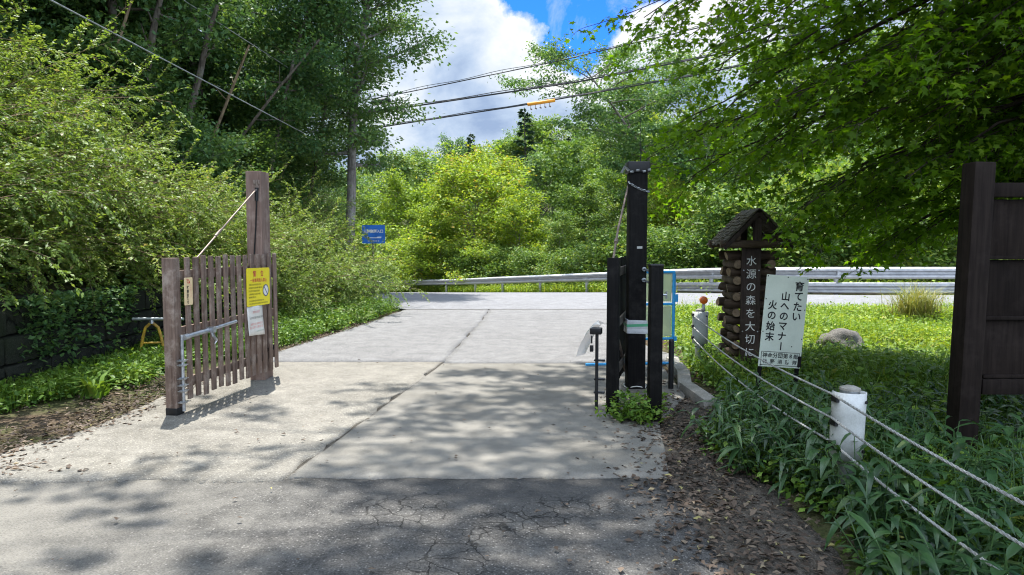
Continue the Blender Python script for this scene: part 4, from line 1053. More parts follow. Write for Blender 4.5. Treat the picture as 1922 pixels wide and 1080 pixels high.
for i, (x, yt, Y, k, mt, wdt, nm, lb, gp) in enumerate(rows):
    px_tree(x, yt, Y, k, mt, wdt, name=nm, label=lb, group=gp)
for x, yt, Y, lb in ((990, 212, 72, 'dark layered conifer, tallest point of the skyline under the wires'), (880, 256, 80, 'small dark conifer tip on the skyline above the brightest tree'), (1075, 262, 70, 'dark conifer half sunk between the leafy crowns right of the tallest one')):
    px_tree(x, yt, Y, CON, (M_barkd, M_lfcon), 1.0 if Y < 76 else .8, name='conifer', label=lb, group='conifers on the skyline')
# low bushes along the foot of the barrier: a continuous fringe of separate bushes
for i, (x, Y, s) in enumerate([(745, 54, 1.1), (800, 51, 1.2), (850, 48.5, 1.1), (905, 47, 1.3), (955, 44.5, 1.2), (1005, 41.5, 1.1), (1060, 38, 1.0), (1105, 35.5, 1.1), (1160, 34, 1.3), (1240, 31, 1.2), (1290, 29.5, 1.1), (1345, 28, 1.2)]):
    p = at(x, 500, Y)
    tree('roadside_bush', BU1, D_ , (p.x, p.y), i * 1.3, s, 'small leafy bush in the row right behind the crash barrier', 'bush', 'bushes right behind the crash barrier')
for i, (x, Y, s) in enumerate([(1390, 27.5, 1.5), (1470, 26.5, 1.6), (1550, 26.5, 1.5), (1640, 26.5, 1.7), (1720, 27, 1.5), (1810, 28, 1.7), (1900, 30, 1.6)]):
    p = at(x, 500, Y)
    tree('roadside_bush', BU1, D_, (p.x, p.y), i * 2.1, s, 'shaded bush behind the double rail right of the log marker', 'bush', 'shaded bushes behind the double rail')

# the hillside wood further back reads as one mass
def hill_wood():
    rng = np.random.default_rng(5); Vs, Fs, As = [], [], []; base = 0
    srcs = []
    for me in (MD1[1], DK1[1], MD2[1], CON[1]):
        V = np.empty(len(me.vertices) * 3, np.float32); me.vertices.foreach_get('co', V); a = np.empty(len(me.polygons), np.float32); me.attributes['v'].data.foreach_get('value', a)
        srcs.append((V.reshape(-1, 4, 3), a))
    pts = []
    for x in np.arange(-70, 80, 6.5):
        for Y in (96, 106, 118, 132, 150):
            pts.append((x * Y / 80 + rng.uniform(-3, 3), Y + rng.uniform(-4, 4)))
    for x in np.arange(5, 70, 6.0):
        for dY in (24, 34):
            pts.append((x, rail_y(x) + dY + rng.uniform(-3, 3)))
    for x, y in pts:
        k = rng.choice([0, 0, 1, 1, 2, 3] if y > 90 else [0, 1, 2]); V, a = srcs[k]; keep = rng.random(len(V)) < .42
        V = V[keep]; a = a[keep]; s = rng.uniform(.75, 1.05); th = rng.uniform(0, 6.3); c, q = math.cos(th), math.sin(th)
        C = V.mean(1, keepdims=True); V = C + (V - C) * 1.45
        W = np.empty_like(V); W[..., 0] = (V[..., 0] * c - V[..., 1] * q) * s + x; W[..., 1] = (V[..., 0] * q + V[..., 1] * c) * s + y; W[..., 2] = V[..., 2] * s + ground_h(x, y)
        Vs.append(W.reshape(-1, 3)); n = len(W); Fs.append(np.arange(n * 4).reshape(n, 4) + base); base += n * 4; As.append(np.clip(a * .7 + rng.normal() * .22 + .12, 0, 1))
    o = link_mesh('hillside_wood', np_mesh('hillside_wood', np.concatenate(Vs), np.concatenate(Fs), np.concatenate(As)), M_lfmid); tag(o, kind='stuff')
hill_wood()

# thin tall tree with bare leaning limbs against the sky
LE = tree_meshes('leaning', 23, 14.5, .17, .40, 4.6, 23, 22000, .17, lean=(-.42, .05), profile='vase', clump=.24, el=(-2, 26), bend=.08)
p = at(1340, 500, 37); tree('leaning_tree', LE, (M_barkd, M_lfdark), (p.x, p.y), 0, (1.0, 1, 1.02), 'thin tall tree with bare leaning stems reaching into the blue sky', 'tree')
LE2 = tree_meshes('leaning_b', 29, 13, .14, .5, 3.2, 16, 9000, .18, lean=(-.2, .05), profile='vase', clump=.3, el=(10, 55))
p = at(1395, 500, 40); tree('leaning_tree', LE2, (M_bark, M_lfmid), (p.x, p.y), 0, 1.0, 'second thin stemmed tree close behind the leaning one, reddish lower crown', 'tree')

# --- left wooded slope
SL1 = tree_meshes('slope_a', 31, 12, .12, .22, 3.8, 34, 32000, .16, lean=(.06, -.03), profile='vase', clump=.36, el=(0, 50))
SL2 = tree_meshes('slope_b', 32, 12, .09, .24, 3.4, 32, 30000, .15, lean=(.16, -.05), profile='vase', clump=.34, el=(-5, 50))
BIG = tree_meshes('roadside_tall', 33, 15, .19, .26, 2.5, 36, 30000, .15, lean=(-.02, 0), profile='round', clump=.33, el=(-5, 55))
Cs = (M_barkd, M_lfdark)
p = at(655, 425, 25); tree('tall_tree', BIG, (M_bark, M_lfdark), (p.x, p.y), 1.0, 1.0, 'tall tree with a straight grey trunk at the end of the left bank', 'tree')
slope = [(-9.6, 17.5, SL1, 1.0), (-7.4, 21.5, SL2, .95), (-11.6, 19.5, SL1, 1.0), (-9.2, 23, SL2, 1.05), (-12.5, 22, SL1, 1.05), (-7.8, 27, SL2, .9), (-14.5, 17, SL2, 1.05), (-11.5, 28, SL1, 1.0), (-15.5, 26, SL1, 1.1), (-18, 21, SL2, 1.1), (-13, 34, SL2, 1.1), (-19, 31, SL1, 1.15), (-22, 25, SL1, 1.2), (-9.5, 33, SL1, .85), (-17, 38, SL2, 1.1), (-24, 32, SL1, 1.2), (-20, 27, SL2, 1.1), (-27, 27, SL2, 1.2), (-16, 30, SL2, 1.0), (-12, 25, SL2, .9), (-22, 38, SL1, 1.2), (-14, 42, SL1, 1.1), (-28, 36, SL1, 1.2), (-19, 24, SL1, 1.0)]
for i, (x, y, k, s) in enumerate(slope):
    tree('slope_tree', k, Cs, (x, y), i * 1.17, s, 'dark leafy tree with a slender trunk on the shaded left slope', 'tree', 'dark trees crowding the left slope')
for i, (x, y, s) in enumerate([(-11.5, 9.0, 1.15), (-13, 4.5, 1.2), (-16, 11, 1.2), (-10.5, 1.0, 1.0)]):   # same wood, on up the slope
    tree('slope_tree', SL1, Cs, (x, y), i * 2.3, s, 'dark leafy tree with a slender trunk on the shaded left slope', 'tree', 'dark trees crowding the left slope')
# bare leaning saplings in front of them
for i, (a, c, r_, lb) in enumerate([(at(405, 245, 20), at(468, 85, 20.6), .045, 'bare broken sapling with a pale bent stem on the left slope'), (at(455, 255, 20.5), at(600, 75, 20.5), .04, 'long bare sapling leaning right across the dark trees'),
        (at(205, 150, 16), at(250, -10, 16.5), .045, 'slim pale leaning stem above the big left bush'), (at(277, 120, 17), at(305, -20, 17), .09, 'thick rough trunk with a forked shadow above the big left bush'), (at(375, 140, 18), at(408, 10, 18.2), .075, 'grey mottled trunk right of the thick rough one on the slope')]):
    rng = np.random.default_rng(50 + i); d = np.array(c - a); dn = np.linalg.norm(d); kk = 0.1
    while kk < 2 and (np.array(a) - d * kk)[2] > ground_h(*(np.array(a) - d * kk)[:2]) - .2: kk += .05
    base = np.array(a) - d * kk
    rt = empty('sapling', base, 0, lb, 'tree', 'bare stems on the left slope')
    P = [base * 0, np.array(a) - base, np.array(a) - base + d * .5 + rng.normal(size=3) * .02 * dn, np.array(c) - base]
    PP = []
    for q, w_ in zip(P, P[1:]): PP += [q + (w_ - q) * t for t in (0, .33, .66)]
    PP.append(P[-1]); tb = [(PP, r_ * 1.25, r_ * .6, 8)]
    for k in range(4):
        o = PP[4 + k % 5]; tb.append((polyline(o, unit(d / dn + rng.normal(size=3) * .7), dn * rng.uniform(.15, .4), 4, rng, (0, 0, .2), .4), r_ * .35, r_ * .1, 5))
    link_mesh('trunk', tubes_mesh('sapling', tb), M_cane if i in (0, 2) else M_barkd, rt)

for i, (x, y, s) in enumerate([(-7.4, 16.8, .9), (-8.6, 15.4, 1.0), (-7.2, 19.2, .8), (-9.6, 18.6, 1.0), (-8.4, 21.5, .9), (-10.6, 16.2, 1.1), (-11.2, 20.5, 1.0), (-9.4, 24.2, .9), (-12.6, 18.0, 1.1), (-7.8, 24.5, .7), (-13.2, 22.6, 1.1), (-11.0, 24.4, 1.0)]):
    tree('slope_bush', (BU1[0].copy(), BU2) if i == 0 else (SB, BU2), Cs, (x, y), i * 1.9, s, 'dark leafy bush between the trunks on the left slope', 'bush', 'dark bushes between the trunks on the left slope')
    if i == 0: SB = [o for o in COL.objects if o.name.startswith('slope_bush')][0].children[0].data
# --- arching bush-clover shrubs overhanging the wall
def shrub_meshes(name, seed, ncane, Lc, nleaf, L, spread=1.0, toward=(0, 0), droop=1.0, rise=1.0):
    rng = np.random.default_rng(seed); tb = []; Pp, Dd = [], []; val = []
    for i in range(ncane):
        az = rng.uniform(0, 2 * PI); e = rng.uniform(.5, 1.25) * rise
        d = np.array([math.cos(az) * math.cos(e) * spread + toward[0], math.sin(az) * math.cos(e) * spread + toward[1], math.sin(e)])
        Lr = Lc * rng.uniform(.55, 1.15); P = polyline((rng.normal() * .18, rng.normal() * .18, -.1), unit(d), Lr, 9, rng, (d[0] * .9, d[1] * .9, -1.15 * droop * rng.uniform(.6, 1.2)), .35); tb.append((P, .007, .002, 4)); B = np.array(P)
        cv = rng.normal() * .13
        nt = 16
        for s in range(nt):
            u = .22 + .78 * (s + rng.uniform()) / nt; f = u * 9; j = min(int(f), 8); o = B[j] + (B[j + 1] - B[j]) * (f - j); bd = unit(B[j + 1] - B[j])
            sd = unit(np.cross(bd, rng.normal(size=3))); dd = unit(bd * .8 + sd * .8 + np.array([0, 0, .12])); Lt = Lr * rng.uniform(.10, .26)
            T = polyline(o, dd, Lt, 3, rng, (0, 0, -.3 * droop), .3); tb.append((T, .0026, .001, 3)); T = np.array(T)
            m = max(3, int(nleaf / (ncane * nt))); w_ = rng.uniform(.05, 1, m) * 3; jj = np.minimum(w_.astype(int), 2); q = T[jj] + (T[jj + 1] - T[jj]) * (w_ - jj)[:, None]
            tdir = unit(T[jj + 1] - T[jj]); ss = unit(np.cross(tdir, [0, 0, 1.0]) + 1e-6) * rng.choice([-1, 1], m)[:, None]
            Pp.append(q + rng.normal(size=(m, 3)) * .012); Dd.append(tdir * .7 + ss * .9 + rng.normal(size=(m, 3)) * .25 + np.array([0, 0, -.15])); val.append(np.full(m, cv))
    P = np.concatenate(Pp); D = np.concatenate(Dd); n = len(P); Ls = L * rng.uniform(.6, 1.25, n); V, F = leaf_quads(P, D, Ls, Ls * .5, rng, .7)
    return tubes_mesh(name + '_canes', tb), np_mesh(name + '_foliage', V, F, np.clip(.45 + np.concatenate(val) + rng.normal(size=n) * .16, 0, 1))
SH1 = shrub_meshes('clover_a', 61, 64, 2.7, 46000, .055, 1.0, (.3, -.1), .85)
SH2 = shrub_meshes('clover_b', 62, 58, 2.5, 40000, .052, 1.05, (.2, -.3), .85)
SH3 = shrub_meshes('clover_c', 63, 52, 2.2, 34000, .05, 1.1, (.3, -.2), 1.15)
def shrub(x, y, k, s, rz, lb, zoff=0.0, gp='arching shrubs on the left bank'):
    rt = empty('arching_shrub', (x, y, ground_h(x, y) + zoff), rz, lb, 'shrub', gp); rt.scale = (s, s, s)
    for nm, me, m in zip(('canes', 'foliage'), k, (M_cane, M_lfbush)):
        if not me.materials: me.materials.append(m)
        o = bpy.data.objects.new(nm, me); COL.objects.link(o); o.parent = rt
    return rt
L0 = 'arching small leaved shrub in the dense mass hanging over the wall'
for i, (x, y, k, s) in enumerate([(-6.45, 7.0, 0, 0.93), (-6.85, 8.3, 1, 1.07), (-6.35, 9.6, 2, 0.97), (-7.35, 7.6, 0, 1.12), (-7.75, 9.2, 1, 1.22), (-7.05, 10.6, 0, 1.02), (-8.65, 8.6, 2, 1.31), (-8.35, 10.4, 0, 1.17), (-9.35, 10.0, 1, 1.22), (-6.35, 11.4, 1, 0.97), (-7.1, 12.0, 2, 1.12), (-5.7, 12.9, 0, 0.93), (-6.6, 13.6, 1, 0.97), (-8.05, 6.3, 1, 1.07), (-6.95, 5.9, 2, 0.97), (-9.05, 7.2, 0, 1.17), (-9.95, 8.6, 0, 1.12), (-10.05, 10.9, 2, 1.07), (-8.5, 12.4, 1, 0.97)]):
    shrub(x, y, (SH1, SH2, SH3)[k], s, i * .8 - .5 if k else (i % 3) * .35 - .3, L0)
L1 = 'sunlit arching shrub in the mass behind the tall brown gate post'
for i, (x, y, k, s) in enumerate([(-5.1, 14.3, 0, 1.0), (-5.0, 15.8, 1, 1.0), (-5.9, 15.6, 2, 1.15), (-5.2, 17.4, 0, .9), (-6.1, 17.6, 1, 1.05), (-5.4, 19.0, 2, .8), (-6.4, 19.6, 0, .85), (-5.8, 20.8, 1, .55), (-6.6, 22.0, 2, .55), (-6.9, 23.4, 0, .5), (-6.6, 17.4, 0, 1.1), (-7.0, 20.5, 1, 1.0)]):
    shrub(x, y, (SH1, SH2, SH3)[k], s, (i % 4) * .4 - .5, L1, 0, 'sunlit shrubs further along the left bank')

# ground cover on the bank, the verge and the meadow
def blades(name, pts, m, L, wd, rng, lean=.5, seg=2):
    """grass blades: a tapered strip of two quads each"""
    P = np.array(pts); n = len(P); az = rng.uniform(0, 2 * PI, n); h = L * rng.uniform(.5, 1.3, n); ln = lean * rng.uniform(.2, 1.3, n)
    o = np.stack([np.cos(az), np.sin(az), np.zeros(n)], 1); s = np.stack([-np.sin(az), np.cos(az), np.zeros(n)], 1) * (wd * rng.uniform(.6, 1.3, n))[:, None]
    up = np.array([0, 0, 1.0]); p1 = P + up * (h * .6)[:, None] + o * (h * ln * .35)[:, None]; p2 = P + up * (h * (1 - .25 * ln))[:, None] + o * (h * ln)[:, None]
    V = np.stack([P - s * .5, P + s * .5, p1 + s * .4, p1 - s * .4, p2 + s * .06, p2 - s * .06], 1).reshape(-1, 3)
    b = np.arange(n)[:, None] * 6; F = np.concatenate([b + np.array([0, 1, 2, 3]), b + np.array([3, 2, 4, 5])], 1).reshape(-1, 4)
    return V, F, np.repeat(np.clip(rng.normal(.5, .2, n), 0, 1), 2)
def scatter(n, xr, yr, rng, ok, hf=ground_h, dz=-.03):
    out = []
    while len(out) < n:
        x, y = rng.uniform(*xr), rng.uniform(*yr)
        if ok(x, y): out.append((x, y, hf(x, y) + dz))
    return out
def herb_cover(name, pts, m, rng, L=.06, per=9, hgt=.16, rad=.09, kind='stuff', patch=None, aspect=.6):
    P = np.array(pts); n = len(P); idx = np.repeat(np.arange(n), per); N_ = len(idx)
    hh = hgt * rng.uniform(.4, 1.4, n); off = rng.normal(size=(N_, 3)) * np.array([rad, rad, 0]); z = rng.uniform(.25, 1.0, N_) * hh[idx]
    Q = P[idx] + off; Q[:, 2] += z; D = unit(off * 6 + rand_dirs(N_, rng, .5)); Ls = L * rng.uniform(.6, 1.3, N_)
    V, F = leaf_quads(Q, D, Ls, Ls * aspect, rng, .72); v = np.clip(.45 + rng.normal(size=n)[idx] * .14 + rng.normal(size=N_) * .14 + (0 if patch is None else patch(P)[idx]), 0, 1)
    return V, F, v
def join(name, parts, m):
    Vs, Fs, As = [], [], []; b = 0
    for V, F, a in parts: Vs.append(V); Fs.append(F + b); As.append(a); b += len(V)
    return tag(link_mesh(name, np_mesh(name, np.concatenate(Vs), np.concatenate(Fs), np.concatenate(As)), m), kind='stuff')
rng = np.random.default_rng(77)
def patchf(P): return .22 * np.sin(P[:, 0] * 1.9 + 1.1 * np.sin(P[:, 1] * 1.3)) * np.cos(P[:, 1] * 1.7 + P[:, 0])
bank = scatter(9000, (-24, -4.2), (3, 34), rng, lambda x, y: x < toe(y) - .3)
join('bank_undergrowth', [herb_cover('u', bank, None, rng, .11, 9, .5, .26)], M_lfdark)
def verge_ok(x, y): return toe(y) + .15 < x < left_edge(y) - .05 - .18 * abs(math.sin(y * 2.3)) if y < 16.1 else (toe(y) < x < -2.6 - (y - 16) * .85)
vg = scatter(3800, (-5.4, -2.3), (9.6, 21), rng, verge_ok)
vg2 = scatter(1500, (-5.2, -3.3), (6.2, 9.8), rng, lambda x, y: toe(y) + .1 < x < left_edge(y) - .35 - .4 * abs(math.sin(y * 1.3)) - (.5 if y < 7.5 else 0))
join('verge_plants', [herb_cover('v', vg, None, rng, .055, 12, .26, .085, patch=patchf), herb_cover('v', vg2, None, rng, .06, 10, .16, .09, patch=patchf), blades('g', scatter(4500, (-5.4, -2.3), (9.5, 21), rng, verge_ok), None, .28, .010, rng, .7), blades('g', vg2 * 3, None, .2, .008, rng, .8)], M_lfherb)
def mead_ok(x, y):
    if y < 4.5: return x > 2.0
    return x > (2.15 if y < 9 else right_edge(y) + .1 + .1 * math.sin(y * 3)) and y < main_near(x) - .12 - .1 * math.sin(x * 2.2)
md1 = scatter(12000, (1.9, 15), (8.4, 17.5), rng, mead_ok); md2 = scatter(5200, (1.9, 8), (3.2, 9), rng, mead_ok)
tall = [p for p in scatter(9000, (1.9, 15), (8.6, 17.2), rng, mead_ok) if math.sin(p[0] * 1.3 + 2) + math.sin(p[1] * 1.9) + rng.normal() * .6 > .3]
join('meadow_plants', [herb_cover('m', md1, None, rng, .06, 9, .15, .10, patch=patchf), blades('t', tall, None, .36, .007, rng, .55), herb_cover('m', tall[::5], None, rng, .05, 8, .34, .08)], M_lfgrass)
join('meadow_grass', [blades('g', scatter(26000, (1.9, 15), (8.0, 17.4), rng, mead_ok), None, .2, .009, rng, .8), blades('g', scatter(24000, (2.0, 8), (3.0, 9), rng, mead_ok), None, .28, .010, rng, .8), herb_cover('m', md2, None, rng, .075, 7, .22, .10, patch=patchf)], M_lfherb)
fringe = [(p.x + rng.normal() * .25, p.y + .5 + abs(rng.normal()) * .5, road_h(p.x, p.y) - .02) for p in sample_rail(.5) if p.x > -14 for _ in range(60)]
join('barrier_weeds', [blades('g', fringe, None, .38, .03, rng, .6), herb_cover('m', fringe[::4], None, rng, .10, 8, .36, .2, patch=patchf)], M_lfgrass)

# bamboo grass at the near right: bent blades on short canes
def sasa():
    rng = np.random.default_rng(91); pts = scatter(1050, (1.45, 4.6), (2.0, 6.3), rng, lambda x, y: x > 1.55 + .18 * math.sin(y * 2.1) + (0 if y < 4.6 else (y - 4.6) * .13) and rng.random() < (1 if x < 2.9 else .55)); P = np.array(pts); Vs, Fs, As = [], [], []; b = 0
    for p in P:
        h = rng.uniform(.14, .42); nl = rng.integers(5, 9); v = rng.normal(.45, .16); az0 = rng.uniform(0, 6.3); lean = rng.normal(size=2) * .09
        for k in range(nl):
            az = az0 + k * 2.4 + rng.normal() * .3; u = (k + 1) / nl; L = rng.uniform(.10, .22); wd = L * rng.uniform(.16, .25); o = np.array([math.cos(az), math.sin(az), 0]); s = np.array([-o[1], o[0], 0])
            q = p + np.array([lean[0] * u, lean[1] * u, .03 + h * u]); e = rng.uniform(.1, .75); bd = rng.uniform(.5, 1.25)
            ring = []
            for i, (t, w_) in enumerate(((0, .12), (.22, .85), (.5, 1.0), (.78, .62), (1, .04))):
                c = q + o * L * (t - .12 * bd * t * t) + np.array([0, 0, L * (e * t - bd * t * t * .8)]); ring += [c - s * wd * w_ * .5 + np.array([0, 0, wd * .14 * w_]), c, c + s * wd * w_ * .5 + np.array([0, 0, wd * .14 * w_])]
            Vs += ring
            for i in range(4):
                for j in (0, 1): Fs.append((b + i * 3 + j, b + i * 3 + j + 1, b + i * 3 + j + 4, b + i * 3 + j + 3)); As.append(min(1, max(0, v + rng.normal() * .07)) if rng.random() > .02 else .95)
            b += 15
        st = [p, p + np.array([lean[0], lean[1], h + .03])]; w_ = .003
        Vs += [st[0] + (w_, 0, 0), st[0] - (w_, 0, 0), st[1] - (w_, 0, 0), st[1] + (w_, 0, 0)]; Fs.append((b, b + 1, b + 2, b + 3)); As.append(.7); b += 4
    o = link_mesh('bamboo_grass', np_mesh('bamboo_grass', np.array(Vs), np.array(Fs), np.array(As), smooth=True), M_lfsasa); tag(o, kind='stuff')
sasa()
wp = []
for _ in range(2200):
    y = rng.uniform(4, 15.2); u = rng.random() ** 1.6
    if math.sin(y * 1.7) + math.sin(y * 4.1 + 1) * .6 + rng.normal() * .5 < -.1 + u: continue
    wp.append((-5.08 + .02 * rng.normal(), y, .9 - .75 * u))
V, F, a = herb_cover('w', wp, None, rng, .07, 9, .05, .075); join('wall_creeper', [(V, F, a)], M_lfdark)
eg = [(1.62 + .35 * rng.random() + .18 * math.sin(y * 2.1) + max(0, y - 4.6) * .1, y, -.02) for y in rng.uniform(2.2, 6.8, 420)]
join('edge_herbs', [herb_cover('e', eg, None, rng, .05, 9, .16, .07)], M_lfherb)
# single plants one can tell apart
M_tuft = leaf_mat('dry_grass_blade', [(0, (.13, .19, .04)), (.5, (.26, .28, .09)), (1, (.40, .34, .16))], trans=.3, objvar=0)
def clump(name, loc, n, L, wd, m, label, cat, seed, lean=.8, rad=.12):
    rg = np.random.default_rng(seed); pts = np.stack([rg.normal(size=n) * rad, rg.normal(size=n) * rad, np.zeros(n) - .02], 1); V, F, a = blades('c', pts, None, L, wd, rg, lean)
    o = link_mesh(name, np_mesh(name, V, F, a), m); o.location = (loc[0], loc[1], ground_h(loc[0], loc[1])); return tag(o, label, cat)
clump('sedge_clump', (7.45, 13.2), 700, .66, .012, M_tuft, 'tall dry tuft of grass at the road edge left of the notice board', 'grass tuft', 3, 1.15, .16)
rg = np.random.default_rng(8); V, F, a = herb_cover('w', [(rg.normal() * .10 - .13, rg.normal() * .09, 0) for _ in range(90)], None, rg, .05, 10, .19, .045)
o = link_mesh('weed_clump', np_mesh('weed_clump', V, F, a), M_lfherb); o.location = (1.2, 6.05, .0); tag(o, 'bright leafy weeds growing at the foot of the black stop post', 'weeds')
V, F, a = blades('w', [(rg.normal() * .05, rg.normal() * .05, -.01) for _ in range(40)], None, .26, .04, rg, 1.1)
o = link_mesh('weed_clump', np_mesh('weed_clump', V, F, a), M_lfherb); p = G(175, 745); o.location = p; tag(o, 'broad bladed weed rosette in the leaf litter left of the brown gate', 'weeds')

# fallen leaves
def litter(name, pts, L, rng, label=None):
    P = np.array(pts); n = len(P); P[:, 2] += rng.uniform(.004, .016, n); D = rand_dirs(n, rng, .25); Ls = L * rng.uniform(.4, 1.35, n); V, F = leaf_quads(P, D, Ls, Ls * rng.uniform(.3, .7, n), rng, .82, .25)
    V = V.reshape(n, 4, 3); V[:, 1, 2] += Ls * .12; V[:, 3, 2] += Ls * .10; V[:, :, 2] = np.maximum(V[:, :, 2], P[:, 2][:, None] - .002)
    o = link_mesh(name, np_mesh(name, V.reshape(-1, 3), F, np.clip(rng.normal(.42, .25, n), 0, 1)), M_dead); return tag(o, kind='stuff')
pts = [(x, y, .0) for x, y in ((1.2 + rng.normal() * .24 + .16 * (y > 5) , y) for y in rng.uniform(2.2, 7.0, 4200))]
pts += [(x, y, .0) for x, y in zip(rng.uniform(1.3, 2.4, 900), rng.uniform(2.2, 8.5, 900))]
pts += [(float(left_edge(y) - abs(rng.normal()) * .38 + .12 * rng.normal() + .08), float(y), .0) for y in rng.uniform(4.2, 8.2, 2600)]
pts += [(float(left_edge(y) + .05 - abs(rng.normal()) * .12), float(y), .0) for y in rng.uniform(8, 13.5, 700)]
pts += [(float(rng.normal() * .3 - 3.5), float(4.75 + rng.normal() * .12), .0) for _ in range(160)]
litter('fallen_leaves', pts, .045, rng)
pts = [(x, y, .016) for x, y in zip(rng.uniform(-3.4, 1.2, 110), rng.uniform(2.6, 9, 110))] + [(float(-2.2 + rng.normal() * .8), float(5.4 + rng.normal() * .5), .012) for _ in range(25)] + [(float(.7 + rng.normal() * .35), float(y), .016) for y in rng.uniform(3, 6.5, 80)]
litter('scattered_leaves', pts, .036, rng)

# --- the maple at the right, its trunk just out of view, boughs hanging into the picture
def bough_tree(name, seed, base, H, r0_, boughs, shape, Lr, mats, label, up=.72):
    rng = np.random.default_rng(seed); base = np.array(base, float); tb = []; tipP, tipD = [], []
    tr = polyline((0, 0, -.3), (-.06, -.02, 1), H, 8, rng, (-.1, -.1, .2), .25); tb.append((tr, r0_, r0_ * .4, 12)); TR = np.array(tr)
    def bough(z0, tip, r0=.045, sag=.35, nsub=13, seed=0, flat=1.0, sub=.42, bent=.4, dens=1.0):
        f = min(7.9, (z0 + .3) / H * 8); j = int(f); p = TR[j] + (TR[min(j + 1, 8)] - TR[j]) * (f - j); t = np.array(tip) - base
        mid = (p + t) / 2 + np.array([0, 0, bent]); N_ = 14; P = []
        for i in range(N_ + 1):
            u = i / N_; q = (1 - u) ** 2 * p + 2 * u * (1 - u) * mid + u * u * t; P.append(q + rng.normal(size=3) * .02)
        tb.append((P, r0, .005, 7)); B = np.array(P); Ltot = np.linalg.norm(t - p)
        for s in range(nsub):
            u = .16 + .84 * (s + rng.uniform()) / nsub; f = u * N_; j = min(int(f), N_ - 1); o = B[j] + (B[j + 1] - B[j]) * (f - j); bd = unit(B[j + 1] - B[j])
            sd = unit(np.cross(bd, [0, 0, 1.0])) * (1 if s % 2 else -1); dd = unit(bd * .9 + sd * rng.uniform(.5, 1.0) + np.array([0, 0, rng.uniform(-.28, .12)])); Ls = sub * Ltot * rng.uniform(.35, .75) * (1.1 - .62 * u) + .25
            S = polyline(o, dd, Ls, 5, rng, (0, 0, -sag * .5), .3); tb.append((S, max(.006, r0 * .3 * (1.1 - u)), .003, 4)); S = np.array(S)
            for q in range(7):
                w_ = .15 + .85 * (q + rng.uniform()) / 7; f = w_ * 5; jj = min(int(f), 4); oo = S[jj] + (S[jj + 1] - S[jj]) * (f - jj); sd2 = unit(np.cross(dd, [0, 0, 1.0])) * (1 if q % 2 else -1); d3 = unit(dd * .8 + sd2 * .7 + np.array([0, 0, -.2])); Lt = Ls * rng.uniform(.14, .3) + .06
                T = polyline(oo, d3, Lt, 2, rng, (0, 0, -.3), .3); tb.append((T, .0032, .0016, 3)); T = np.array(T)
                for _ in range(int((4 + Lt * 14) * dens)):
                    k = rng.uniform(); tipP.append(T[0] + (T[2] - T[0]) * k + rng.normal(size=3) * np.array([.05, .05, .03])); tipD.append(d3 + rng.normal(size=3) * .5)
    for tip, z0, kw in boughs: bough(z0, tip, **kw)
    P = np.array(tipP) ; D = unit(np.array(tipD)); n = len(P); Ls = rng.uniform(*Lr, n)
    V, F = leaf_stars(P, D, Ls, rng, up) if shape == 'star' else leaf_quads(P, D, Ls, Ls * .62, rng, up)
    v = np.clip(rng.normal(.45, .18, n), 0, 1); print(name, 'leaves', n)
    rt = empty(name, base, 0, label, 'tree')
    link_mesh('boughs', tubes_mesh(name + '_boughs', tb), mats[0], rt); link_mesh('crown', np_mesh(name + '_crown', V, F, v), mats[1], rt)
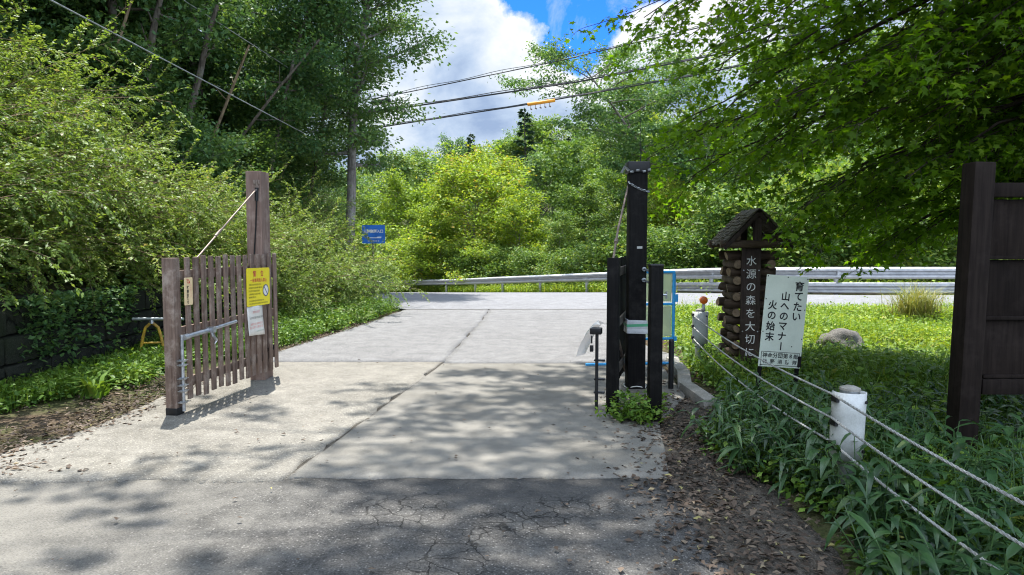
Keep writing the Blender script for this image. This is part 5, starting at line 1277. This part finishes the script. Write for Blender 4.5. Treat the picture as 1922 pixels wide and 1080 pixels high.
vis = [(1255, 300, 8.4, 4.1), (1300, 345, 8.0, 4.2), (1510, 415, 7.4, 3.4), (1560, 470, 7.6, 3.0), (1640, 505, 7.2, 2.7), (1740, 462, 6.8, 2.6), (1890, 330, 6.4, 2.6),
           (1290, 235, 7.8, 4.3), (1420, 300, 7.0, 4.1), (1530, 380, 6.6, 3.3), (1640, 400, 6.6, 3.0), (1700, 330, 6.0, 3.1),
           (1330, 140, 7.4, 4.6), (1450, 220, 6.6, 4.1), (1560, 270, 6.2, 3.7), (1480, 100, 6.8, 4.6), (1620, 160, 6.0, 4.1), (1760, 220, 5.8, 3.6),
           (1215, 40, 8.2, 5.4), (1290, 20, 7.6, 5.4), (1390, 20, 7.0, 5.2), (1560, 20, 6.4, 4.9), (1720, 60, 5.8, 4.5), (1860, 120, 5.6, 4.0), (1850, 20, 5.6, 4.6),
           (1350, 265, 9.2, 4.4), (1500, 290, 9.0, 4.0), (1660, 260, 8.4, 3.6), (1820, 250, 8.0, 3.4), (1600, 90, 9.0, 4.8), (1780, 120, 8.6, 4.4), (1420, 60, 9.4, 5.2), (1640, 470, 8.6, 2.9), (1560, 420, 8.6, 3.3), (1860, 300, 9.0, 3.3)]
rng = np.random.default_rng(40)
low = [(at(x, y - (45 if y > 380 else 12), Y), max(2.2, z0), dict(r0=.04, nsub=16, dens=1.75)) for x, y, Y, z0 in vis]
low += [((x, y, z), rng.uniform(4.2, 7.0), dict(r0=.06, nsub=16, bent=.9, dens=1.5)) for x, y, z in [(3.6, 6.4, 6.2), (4.4, 8.4, 6.2), (5.4, 9.8, 6.6), (4.2, 5.0, 7.6), (5.2, 6.8, 8.0), (7.6, 6.4, 8.0), (7.4, 10.2, 7.0), (3.0, 4.6, 6.8)]]
bough_tree('maple_tree', 41, (6.6, 5.2, 0), 7.5, .24, low, 'star', (.036, .10), (M_twig, M_lfmaple), 'maple with green star shaped leaves, its drooping boughs filling the upper right')
# a taller roadside tree further along: its high crown reaches over the road and throws the broken shade on the paving
high = []
for gx in np.arange(-3.4, 6.6, .95):
    for gy in np.arange(1.6, 9.0, .95):
        if gx < -2.0 and gy > 4.4 and rng.random() < .72: continue
        if gx > -2.0 and gx < -1.3 + .25 * max(0, gy - 4) - .5 and gy > 5: continue
        if gx < -.6 and rng.random() < .45: continue
        h = rng.uniform(11.0, 13.8); k = h / math.tan(SUN_EL)
        dn_ = 3.4 if gx > -.2 else 2.4
        high.append(((gx + math.sin(SUN_AZ) * k + rng.normal() * .35, gy + math.cos(SUN_AZ) * k + rng.normal() * .35, h), rng.uniform(7.5, 12.5), dict(r0=.07, nsub=13, sub=.28, bent=1.0, dens=dn_)))
bough_tree('roadside_tree', 42, (9.6, 9.4, 0), 13.2, .34, high, 'leaf', (.09, .15), (M_bark, M_lfmid), 'tall broadleaf tree whose high crown spreads out over the road and shades it', .6)
if _tc: bpy.data.objects.remove(_tc)
